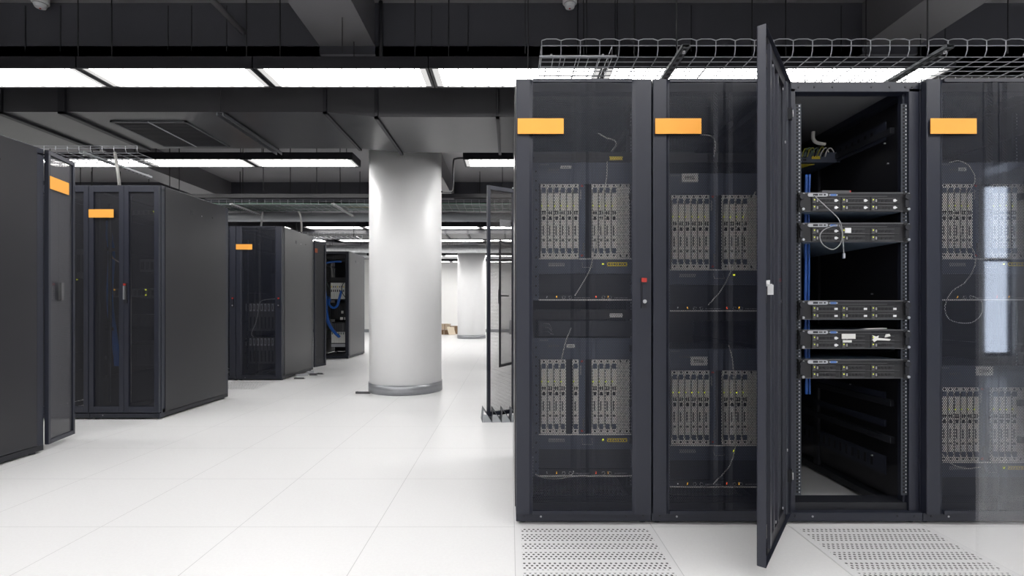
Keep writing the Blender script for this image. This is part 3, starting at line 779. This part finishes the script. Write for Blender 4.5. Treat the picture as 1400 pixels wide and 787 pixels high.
# ---- servers
def make_server():
    W, h = .442, .0865
    t = thing('rack_server', '', 'server')
    MB().box(.003, W-.003, .004, .70, .0, h-.001, 'srvbot').build('case', t)
    f = MB().box(0, W, -.010, .004, .001, h, 'srv').box(0, W, -.011, -.010, h-.005, h, 'srvmid').box(0, W, -.0112, -.010, .001, .004, 'srvmid')
    f.box(.036, .37, -.0115, -.010, .068, .070, 'srvmid')
    for i in range(22): f.box(.30+i*.006, .303+i*.006, -.0112, -.010, .068, .080, 'rackin')
    f.build('front_panel', t)
    p = MB().prism([(.026+.009*math.cos(a)+(0 if math.cos(a) < 0 else .072), .075+.009*math.sin(a)*.85) for a in [2*math.pi*(i+.5)/16 for i in range(16)]], -.013, -.010, 'srvlt', 'y')
    p.box(.040, .062, -.0135, -.013, .071, .080, 'rackin').box(.066, .082, -.0136, -.013, .072, .079, 'srvmid').box(.088, .096, -.0136, -.013, .072, .079, 'rackin')
    p.build('control_panel', t)
    MB().box(.118, .144, -.0125, -.010, .070, .079, 'vga').tube([(.115, -.0128, .0745), (.115, -.010, .0745)], .003, 'silver', 6).tube([(.147, -.0128, .0745), (.147, -.010, .0745)], .003, 'silver', 6).build('video_port', t)
    return t
def make_caddy():
    b = MB().box(0, .128, -.014, -.010, .0008, .0272, 'srvface').box(0, .128, -.0145, -.014, .0008, .002, 'srvmid')
    b.box(.004, .016, -.0165, -.014, .003, .025, 'srvmid').box(.0085, .0120, -.0175, -.0165, .0155, .0195, 'ledy')
    for i in range(4): b.prism([(.036+i*.017+.0065*math.cos(a), .014+.0065*math.sin(a)) for a in [2*math.pi*k/6 for k in range(6)]], -.0155, -.014, 'port', 'y')
    b.box(.032, .105, -.0147, -.014, .004, .006, 'srvmid').box(.032, .105, -.0147, -.014, .022, .024, 'srvmid')
    b.box(.022, .028, -.0150, -.014, .008, .020, 'cabg')
    return b.build('drive_caddy')
def make_caddy_latch(tri=True):
    b = MB()
    if tri: b.prism([(.106, .007), (.117, .014), (.106, .021)], -.017, -.014, 'white', 'y').box(.100, .106, -.0165, -.014, .009, .019, 'white')
    else: b.box(.100, .113, -.0165, -.014, .009, .018, 'white')
    return b.build('release_latch')
def make_ear(m='srv'):
    b = MB().box(0, .024, -.012, -.004, 0, .086, 'srv').box(.004, .018, -.018, -.012, .02, .075, 'rackin')
    b.tube([(.012, -.018, .066), (.012, -.024, .066)], .013, 'rackin', 12).tube([(.014, -.020, .010), (.014, -.026, .010)], .006, 'silver', 8).tube([(.018, -.014, .078), (.018, -.020, .078)], .004, 'silver', 8)
    return b.build('rack_ear')
srv0, cad0, ear0 = make_server(), make_caddy(), make_ear()
lat = {True: make_caddy_latch(True), False: make_caddy_latch(False)}
first = {'s': True, 'c': True, 'e': True, True: True, False: True}
def use(key, o):
    if first[key]: first[key] = False; return o
    if key == 's': return copy_tree(o)
    c = o.copy(); C.objects.link(c); return c
SY = 2.190
def server(pytop, label, latches, leds=6):
    z = zpx(pytop+27.5, SY-.01)
    # take copies of the bare body before parts of this one are added
    t = srv_bodies.pop(); t.location = (1.524-.221, SY, z); tag(t, label, 'server')
    for cidx in range(3):
        for r in (0, 1):
            c = use('c', cad0); c.parent = t; c.location = (.034+cidx*.130, 0, .004+r*.031)
            k = latches[cidx*2+r]
            if k in (True, False):
                l = use(k, lat[k]); l.parent = c; l.location = (0, 0, 0)
    for sx in (0, 1):
        e = use('e', ear0); e.parent = t; e.location = (-.0235, 0, 0) if sx == 0 else (.4415, 0, 0)
    return t
srv_bodies = [srv0]+[copy_tree(srv0) for _ in range(4)]
T, R, N = True, False, None
s1 = server(262, 'topmost of the five servers in the open rack', [T]*6)
s2 = server(303.5, 'server second from top in the open rack, cable looped in front', [T, T, N, N, N, N])
s3 = server(409.5, 'middle server of five, just below the wide gap in the open rack', [R]*6)
s4 = server(449.5, 'server with white paper stickers on its drives', [T, T, N, N, N, N])
s5 = server(490, 'lowest of the five servers in the open rack', [N]*6)
MB().box(.178, .204, -.020, -.0175, .040, .062, 'white').build('sticker', s2)
MB().box(.165, .225, -.018, -.0147, .046, .068, 'labelw').box(.170, .208, -.018, -.0147, .030, .040, 'labelw').build('sticker', s4)
MB().prism([(.300, .062), (.308, .052), (.300, .042), (.308, .032), (.320, .040), (.375, .038), (.380, .045), (.325, .050), (.328, .060), (.318, .056)], -.018, -.0147, 'labelw', 'y').prism([(.355, .052), (.380, .058), (.375, .068), (.36, .066)], -.018, -.0147, 'labelw', 'y').build('torn_sticker', s4)
t = thing('small_network_box', 'thin grey box with red end lying on the topmost server', 'network device', tuple(P(1124, 265, 2.22)))
MB().box(0, .125, 0, .08, 0, .018, 'srvmid').build('box_body', t); MB().box(.125, .130, 0, .08, 0, .018, 'red').build('end_cap', t)
t.location.z = s1.location.z+.0868
MB().box(0, .03, 0, .004, 0, .012, 'labelw').build('sticker', t, loc=(.085, -.006, -.012))
tag(MB().prism([(0, 0), (.10, .002), (.105, .006), (.02, .004)], 0, .03, 'labelw', 'y').build('paper_strip', loc=(1.585, SY+.01, s4.location.z+.0868)), 'torn white paper strip on top of the stickered server', 'paper')
# rear-mounted switch with yellow stickers
t = small_switch('patch unit with yellow stickers high in the open rack', 1.31, 2.64, zpx(222, 2.64), W=.44, h=.055, m='panel', D=.22, ports=20)
MB().box(.31, .355, -.004, -.0014, .018, .034, 'labely').build('sticker', t)
MB().prism([(.26, .03), (.345, .03), (.31, .10), (.26, .11)], -.003, -.0005, 'labely').build('sticker', t)
tag(MB().tube(smooth([P(1112, 180, 2.6), P(1112, 190, 2.6), P(1117, 195, 2.6), P(1128, 197, 2.6)]), .009, 'cabw', 8).build('cable_drop'), 'thick white cable bend high in the open rack', 'cable')
tangle = MB()
for i in range(10):
    x = 1096+i*3.4+random.random()*2
    tangle.tube(smooth([P(x, 214, 2.62), P(x+3, 204+random.random()*5, 2.60), P(x+8, 199+random.random()*6, 2.62), P(x+9+random.random()*6, 208, 2.63)]), .003, random.choice(['cabye', 'cabk', 'cabw', 'cabgr']), 5)
o = tangle.build('cable_tangle'); tag(o, 'tangle of thin cables above the yellow stickered patch unit', 'cables'); o['kind'] = 'stuff'
b = MB()
for j, (dx, dy) in enumerate(((0, 0), (.008, .004), (.015, -.002), (.004, .010), (.012, .012), (.020, .006))):
    b.tube(smooth([(1.350+dx, 2.24+dy, 1.56), (1.346+dx, 2.24+dy, 1.35), (1.350+dx, 2.245+dy, 1.15), (1.345+dx, 2.24+dy, .95), (1.348+dx, 2.24+dy, .70), (1.350+dx, 2.24+dy, .56)]), .0042, 'blue2', 6)
o = b.build('blue_cable_bundle'); tag(o, 'bundle of blue network cables beside the left rail of the open rack', 'cables')
cable('loose_cable', [P(1113, 267, 2.16), P(1130, 283, 2.14), P(1148, 302, 2.13), P(1152, 325, 2.13), P(1153.5, 346, 2.13)], .0022, 'cabg', 'thin cable hanging from the top server with loose metal plug')
tag(MB().box(1.4425, 1.4515, 2.126, 2.134, zpx(353, 2.13), zpx(346, 2.13), 'silver').build('metal_plug'), 'small metal plug at the end of the hanging cable', 'plug')
cable('loose_cable', [P(1145, 307, 2.16), P(1128, 313, 2.145), P(1121, 322, 2.14), P(1125, 334, 2.14), P(1138, 341, 2.14), P(1149, 333, 2.14), P(1151, 318, 2.14), P(1147, 307, 2.15)], .0022, 'cabg', 'thin cable looped in front of the second server')

# cables behind the perforated doors
CY = EY-.022
def dcab(pts, label, r=.0026, m='cabw'): cable('patch_cable', [P(x, y, CY) for x, y in pts], r, m, label)
dcab([(830, 221), (829, 245), (823, 268), (822, 300), (812, 345), (805, 372), (786, 404)], 'white cable running down the upper switch of the end rack')
dcab([(781, 448), (775, 462), (771, 476), (768, 490)], 'short white cable above the lower switch of the end rack')
dcab([(732, 648), (745, 653), (765, 654), (782, 648), (784, 643)], 'white cable sagging at the bottom of the end rack')
dcab([(818, 182), (828, 188), (840, 192), (842, 199), (836, 206)], 'white cable near the top of the end rack')
dcab([(1033, 262), (1020, 292), (1008, 345), (990, 390), (968, 417)], 'white cable crossing the upper switch of the middle front rack')
dcab([(996, 471), (1002, 495), (1003, 540), (1006, 600), (998, 635), (975, 661)], 'long white cable down the lower switch of the middle front rack')
dcab([(958, 184), (972, 186), (978, 195), (976, 215)], 'white cable near the top of the middle front rack')
dcab([(1298, 222), (1312, 220), (1326, 228), (1333, 246), (1322, 270), (1312, 300), (1316, 322), (1330, 340), (1333, 362), (1320, 385), (1302, 398), (1292, 418), (1297, 435), (1312, 441), (1330, 440), (1342, 428), (1342, 412), (1330, 405), (1326, 404)], 'long white cable with a round loop in the rightmost rack', .0022)
dcab([(1288, 620), (1300, 633), (1320, 640), (1340, 638)], 'white cable sagging at the bottom of the rightmost rack')

# ------------------------------------------------------------------ left groups
GX = -2.98
# group 1 : only its aisle-side panel and rear leaf are seen
g1 = make_rack('black rack at the left edge seen from the side', -3.677, 2.23, .594, 1.02, 2.0)
lf = leaf(g1, .285, 1.955, (.600, 1.035, 0), math.radians(104), pf='perfgrey', fw=.022)
MB().box(.10, .125, -.030, -.012, .96, 1.08, 'srvmid').build('handle', lf)
label_plate(lf, .01, 1.722-.02, .20, .085, y=-.0125)
# group 2
def g_rear(label, X0, Y0, lab=True, hand=True, H=2.0, opened=None):
    t = make_rack(label, X0, Y0, .596, 1.0, H)
    l1 = leaf(t, .296, H-.075, (0.001, -.014, 0), 0, fw=.04, z0=.062)
    l2 = leaf(t, .296, H-.075, (.299, -.014, 0), 0, fw=.04, z0=.062)
    rails(t, .596, .10)
    if lab: label_plate(l1, .001, 1.655, .212, .070, y=-.013)
    if hand:
        MB().box(.006, .030, -.020, -.012, .93, 1.10, 'rackin').box(.010, .022, -.036, -.020, .96, 1.075, 'silver').box(.009, .025, -.032, -.020, 1.078, 1.095, 'red').build('handle', l2)
    return t
g2a = g_rear('black rack with split perforated doors and a silver handle', GX-.597, 4.20)
g2b = g_rear('split-door rack beside it, mostly hidden by the open leaf', GX-1.196, 4.20, lab=False)
def P2(x, y, Y=4.38): return P(x, y, Y)
b = MB()
for j in range(7):
    dx = (j % 3)*2.6-2; dy = (j//3)*.012
    b.tube(smooth([P(144+dx, 302, 4.36+dy), P(149+dx, 325, 4.36+dy), P(152+dx, 350, 4.36+dy), P(150+dx, 385, 4.36+dy), P(150+dx, 420, 4.36+dy), P(157+dx, 470, 4.36+dy), P(160+dx, 500, 4.36+dy)]), .012, 'blue3', 6)
tag(b.build('blue_cable_bundle'), 'bundle of blue cables behind the doors of the middle left rack', 'cables')
cable('loose_cable', [P(179, 268, 4.30), P(178, 330, 4.36), P(178, 345, 4.35), P(179, 400, 4.36), P(179, 500, 4.36), P(179, 550, 4.36)], .0055, 'cabw', 'straight white cable hanging inside the middle left rack')
cable('loose_cable', [P(150, 345, 4.35), P(155, 353, 4.35), P(163, 358, 4.36)], .006, 'cabw', 'short white cable bend in the middle left rack')
def dim_unit(label, x0, x1, y0, y1, Y, m='srvmid', led=(), name='rack_server'):
    a, c = P(x0, y1, Y), P(x1, y0, Y)
    t = thing(name, label, 'server', tuple(a)); w_, h = c.x-a.x, c.z-a.z
    MB().box(0, w_, 0, .5, 0, h, m).build('case', t)
    f = MB(); n = max(2, int(w_/.04))
    for i in range(n): f.box(.01+i*w_/n, .01+i*w_/n+w_/n*.6, -.003, 0, h*.2, h*.8, 'port')
    f.build('vents', t)
    for (lx, ly, m_) in led:
        q = P(lx, ly, Y); MB().box(q.x-a.x-.006, q.x-a.x+.006, -.008, -.003, q.z-a.z-.006, q.z-a.z+.006, m_).build('indicator', t)
dim_unit('grey unit in the middle left rack, beside the white cable', 191, 212, 354, 372, 4.40, 'srvmid')
dim_unit('flat unit with cables near the top of the middle left rack', 176, 210, 287, 294, 4.40, 'srvmid', ((211, 289, 'ledy'),))
dim_unit('wide unit at mid height of the middle left rack', 126, 212, 394, 406, 4.40, 'srvmid', ((157, 396, 'leda'), (200, 396, 'ledy'), (200, 403, 'ledy')))
dim_unit('second wide unit lower in the middle left rack', 126, 212, 430, 446, 4.42, 'srv')
dim_unit('lower unit near the foot of the middle left rack', 126, 212, 470, 500, 4.42, 'srv')
dim_unit('grey unit in the hidden left rack beside the leaf', 104, 117, 340, 380, 4.40, 'srvmid', ((106, 382, 'ledy'),))

# group 3
def g_front(label, X0, Y0, lab=True, H=2.02):
    t = make_rack(label, X0, Y0, .596, 1.0, H)
    bowed_door(t, .594, H-.058, .053, (.001, 0, 0), label=False)
    d = [c for c in kids(t) if c.name.startswith('door')][0]
    if lab: label_plate(d, .005, 1.655, .212, .070)
    rails(t, .596, .11)
    return t
g3a = g_front('far left black rack with orange label and blade server rows', GX-.597, 6.45)
g3b = g_front('narrow glimpse of the rack left of the far orange-labelled one', GX-1.196, 6.45, lab=False)
lf3 = leaf(g3a, .29, 1.93, (.600, 1.02, 0), math.radians(76), name='door_leaf', pf='perfdk', fw=.03)
MB().box(.01, .07, -.0135, -.0125, 1.79-.045, 1.79+.02, 'dkorange').build('label_plate', lf3)
def blade_chassis(label, y0, y1, Y=6.60):
    a, c = P(336, y1, Y), P(381, y0, Y)
    t = thing('blade_enclosure', label, 'server', tuple(a)); w_, h = c.x-a.x, c.z-a.z
    MB().box(0, w_, .01, .6, 0, h, 'srv').build('case', t)
    proto_b = None; n = 9
    for i in range(n):
        if proto_b is None:
            bb = MB().box(.002, w_/n-.004, -.004, .01, 0, h, 'srvmid').box(.010, w_/n-.016, -.016, -.004, h-.11, h-.01, 'srvlt').box(.018, w_/n-.024, -.018, -.016, h-.09, h-.03, 'port')
            bb.box(.012, w_/n-.02, -.008, -.004, .03, h*.5, 'port')
            proto_b = bb.build('blade_server', t); o = proto_b
        else: o = proto_b.copy(); C.objects.link(o)
        o.parent = t; o.location = (i*w_/n, 0, 0)
blade_chassis('upper blade enclosure behind the far left orange-labelled door', 414, 452)
blade_chassis('lower blade enclosure behind the far left orange-labelled door', 461, 497)
cable('loose_cable', [P(380, 408, 6.56), P(358, 411, 6.56), P(354, 422, 6.56), P(350, 440, 6.56), P(344, 455, 6.56), P(347, 461, 6.56)], .006, 'cabg', 'thin cable draped over the blade enclosures')
dim_unit('narrow vertical units high in the far left orange-labelled rack', 332, 345, 345, 400, 6.60, 'srv')

# group 4 : open rack with blue cables
g4 = make_rack('distant open rack full of blue cables left of the column', GX-.62, 9.15, .60, 1.0, 2.0, rear=False, sides=(True, True))
rails(g4, .60, .08)
MB().box(.045, .33, .90, .904, .06, 1.95, 'rackin').build('rear_panel', g4)
def P4(x, y, Y=9.3): return P(x, y, Y)
a, c = P(452, 410, 9.3), P(474, 379, 9.3)
t = thing('network_switch_chassis', 'pale card chassis behind blue cables in the distant open rack', 'network switch', tuple(a))
w_, h = c.x-a.x, c.z-a.z
MB().box(0, w_, .02, .4, 0, h, 'srv').box(0, w_, 0, .02, h*.78, h, 'srv').build('housing', t)
for i in range(8): MB().box(i*w_/8+.002, (i+1)*w_/8-.003, 0, .02, .02, h*.76, 'card').box(i*w_/8+.01, (i+1)*w_/8-.012, -.003, 0, h*.36, h*.46, 'port').box(i*w_/8+.01, (i+1)*w_/8-.012, -.003, 0, h*.55, h*.62, 'labely' if i % 3 == 0 else 'print').build('line_card', t)
a, c = P(453, 474, 9.3), P(474, 440, 9.3)
t = thing('network_switch_chassis', 'lower card chassis at the bottom of the distant open rack', 'network switch', tuple(a))
w_, h = c.x-a.x, c.z-a.z
MB().box(0, w_, .02, .4, 0, h, 'srv').box(0, w_, -.01, .02, 0, h*.12, 'srvlt').build('housing', t)
for i in range(7): MB().box(i*w_/7+.002, (i+1)*w_/7-.004, 0, .02, h*.16, h*.6, 'card').box(i*w_/7+.002, (i+1)*w_/7-.004, 0, .02, h*.62, h*.95, 'srvmid').box(i*w_/7+.01, (i+1)*w_/7-.012, -.003, 0, h*.5, h*.58, 'cabgr').build('line_card', t)
a = P(441, 487, 9.28); t = thing('power_strip', 'socket strip at the foot of the distant open rack', 'power strip', tuple(a))
MB().box(0, .46, 0, .05, 0, .06, 'srv').build('strip_body', t)
for i in range(6): MB().box(.03+i*.07, .08+i*.07, -.004, 0, .015, .045, 'white').build('socket', t)
dim_unit('black units between the two card chassis of the distant rack', 452, 474, 414, 436, 9.32, 'srv')
tag(MB().box(0, .05, 0, .02, 0, .05, 'labelw').box(.08, .14, 0, .02, 0, .05, 'labelw').box(.02, .06, 0, .02, .12, .17, 'labelw').build('tag_card', loc=tuple(P(465, 437, 9.29))), 'white tags on cables in the distant open rack', 'tag')
def blueb(name, pts, r, label, n=4, Y=9.24, sp=1.6):
    b = MB()
    for j in range(n):
        b.tube(smooth([P(x+(j-n/2)*sp*.5+random.random()*.5, y+(j % 2), Y-.012*j) for x, y in pts]), r, 'blue', 6)
    tag(b.build(name), label, 'cables')
blueb('blue_cable_bundle', [(442, 362), (442, 385), (445, 405), (446, 425), (449, 440), (456, 452), (464, 460)], .013, 'thick blue cable bundle down the left of the distant open rack', 5)
blueb('blue_cable_bundle', [(441, 360), (450, 358), (458, 357), (466, 357)], .010, 'blue cables bunched across the top of the distant open rack', 5, sp=1)
blueb('blue_cable_bundle', [(449, 408), (450, 416), (455, 420), (461, 418), (464, 408), (467, 397)], .012, 'blue cables sagging between chassis of the distant open rack', 3)
blueb('blue_cable_bundle', [(444, 412), (448, 405), (452, 409), (448, 416), (445, 419)], .008, 'small blue cable coil at the left of the distant rack', 2)
cable('loose_cable', [P(441, 370, 9.2), P(446, 385, 9.2), P(452, 396, 9.2)], .006, 'cabgr', 'thin green cable in the distant open rack')
cable('loose_cable', [P(471, 385, 9.2), P(467, 393, 9.2), P(469, 402, 9.2), P(475, 409, 9.2)], .006, 'cabk', 'thin black cable over the pale card chassis')
dim_unit('dark patch panel with yellow tag atop the distant open rack', 441, 474, 347, 354, 9.3, 'srv', ((444, 350, 'labely'),))

# ------------------------------------------------------------------ right gap : second row racks with open leaves
g5 = make_rack('second row rack hidden behind the end front rack', .06, 4.28, .596, 1.0, 1.98)
lf5 = leaf(g5, .275, 1.93, (-.018, -.026, 0), math.radians(180+33), pf='perfopen', fw=.026, z0=.045)
MB().box(.03, .14, -.018, -.013, 1.60, 1.66, 'bracket').build('label_plate', lf5)
MB().tube([(.015, 0, 1.93), (.015, 0, 1.945)], .010, 'silver', 8).build('hinge_pin', lf5)
g6 = make_rack('third row rack hidden behind the end front rack', .12, 7.88, .596, 1.0, 1.98)
lf6 = leaf(g6, .556, 1.90, (-.030, -.03, 0), math.radians(180+64), pf='perfopen', fw=.030, z0=.06)
MB().box(.49, .54, -.03, -.012, .95, 1.16, 'rack').box(.20, .50, -.03, -.02, 1.06, 1.085, 'rack').build('handle', lf6)

# angle brackets on the floor under the open leaf
def bracket(loc, rz, label):
    """bent sheet-metal angle: short steep leg, long sloping leg, pale folded end flap resting on the floor"""
    t = thing('bent_bracket', label, 'metal bracket', loc, rz)
    L, h, wd, th = .17, .105, .072, .003
    b = MB()
    b.prism([(-.010, 0), (-.010+th, 0), (th, h), (0, h)], 0, L, 'bracketd', 'y')
    b.prism([(0, h), (th, h-.002), (wd, 0), (wd+th*1.2, 0), (th*1.2, h)], 0, L, 'bracketd', 'y')
    for i in range(3): b.tube([(wd*.5+.002, L*(.25+.25*i), h*.5+.001), (wd*.5+.005, L*(.25+.25*i), h*.5+.004)], .007, 'hole', 8)
    b.build('bent_plate', t)
    MB().prism([(-.004, .001), (wd-.004, .001), (wd*.45, h*.60), (.0, h*.62)], -.003, -.0005, 'bracket', 'y').build('end_flap', t)
for px, lab in ((661, 'leftmost of the grey bent brackets under the second row door'), (674, 'bent bracket second from left under the second row door'),
                (687, 'bent bracket third from left under the second row door'), (700, 'rightmost bent bracket touching the end front rack')):
    bracket(((px-CXP)/F*4.1, 4.08, 0), .12, lab)
# bits on the floor at left
def floor_bit(px, py, L, wd, h, rz, label, m='bracketd'):
    Y = CAMH*F/(py-CYP); q = P(px, py, Y)
    t = thing('metal_offcut', label, 'metal piece', (q.x, q.y, 0), rz)
    MB().box(0, L, 0, wd, 0, .004, m).box(0, L, 0, .004, 0, h, m).box(.0, .01, .004, wd, 0, h*.8, m).build('angle_profile', t)
floor_bit(486, 538, .16, .05, .025, -.05, 'dark metal angle piece lying left of the round column', 'srvmid')
floor_bit(402, 518, .13, .06, .022, .05, 'short dark piece nearest the far left rack', 'srvmid')
floor_bit(404, 514, .16, .05, .03, .35, 'pale offcut behind the short dark piece', 'srvlt')
floor_bit(422, 512, .10, .05, .05, 1.2, 'upright silver offcut by the rack corner', 'srvlt')
floor_bit(423, 513, .10, .05, .03, .02, 'dark piece right of the upright offcut', 'srvmid')
floor_bit(433, 511.5, .09, .05, .02, -.1, 'dark piece farthest from the far left rack', 'srvmid')
# cardboard
def carton(px0, px1, py0, py1, Y, label, m, rz=0, z=None):
    a, c = P(px0, py1, Y), P(px1, py0, Y); w_, h = c.x-a.x, c.z-a.z
    t = thing('cardboard_box', label, 'box', (a.x, Y, 0 if z is None else z), rz)
    MB().box(0, w_, 0, .5, 0, h, m).build('carton', t)
    MB().prism([(0, h), (w_, h), (w_*.93, h+.02), (w_*.07, h+.02)], -.08, .0, m, 'y').build('flap', t)
    MB().box(w_*.46, w_*.54, -.002, 0, 0, h, 'card_b' if m == 'card_d' else 'card_d').build('tape', t)
carton(600, 614, 451, 456.5, 17.3, 'flat brown carton under the pale one beside the far column', 'card_d')
carton(602, 614, 443, 450.5, 17.45, 'pale cardboard box on top of the pile beside the far column', 'card_b', z=.165)
carton(615, 627, 446, 456.5, 17.6, 'brown cardboard box touching the far white column', 'card_d')
tag(MB().box(0, .28, 0, .02, 0, .30, 'card_b', Matrix.Rotation(-.5, 4, 'X')).build('cardboard_sheet', loc=(P(614, 457, 17).x, 17.0, 0.012), rz=.7), 'loose tan cardboard sheet leaning between the cartons', 'cardboard')
a = P(696, 456, 17.5); t = thing('cabinet', 'small grey cabinet by the far wall behind the open leaves', 'cabinet', (a.x, a.y, 0))
MB().box(0, .7, 0, .5, .0, .50, 'bracket').build('body', t); MB().box(.02, .34, -.01, 0, .02, .48, 'bracket').build('door', t); MB().box(.36, .68, -.01, 0, .02, .48, 'bracket').build('door', t)
for sx in (.30, .38): MB().box(sx, sx+.02, -.03, -.01, .22, .30, 'silver').build('handle', t)

# tall daylit window in the wall behind the camera, and the clear glass partition that mirrors it
t = thing('window_1', 'tall narrow window with dark frame in the wall behind the camera', 'window', (WX0, RY0, .22)); t['kind'] = 'structure'
ww, wh = WX1-WX0, 2.83-.22
MB().box(0, .03, -.10, -.05, 0, wh, 'rack').box(ww-.03, ww, -.10, -.05, 0, wh, 'rack').box(.03, ww-.03, -.10, -.05, 0, .05, 'rack').box(.03, ww-.03, -.10, -.05, wh-.04, wh, 'rack').box(.03, ww-.03, -.10, -.05, wh*.55, wh*.55+.05, 'rack').build('window_frame', t)
MB().box(.0, ww, -.13, -.12, 0, wh, 'daylight').build('window_pane', t)
PX0 = (1338-CXP)/F*1.2
g = MB().box(PX0, 3.2, 1.2, 1.208, .0, 1.312, 'glass').build('glass_partition')
tag(g, 'clear glass partition crossing the view in front of the rightmost rack, faintly mirroring a window', 'glass partition')
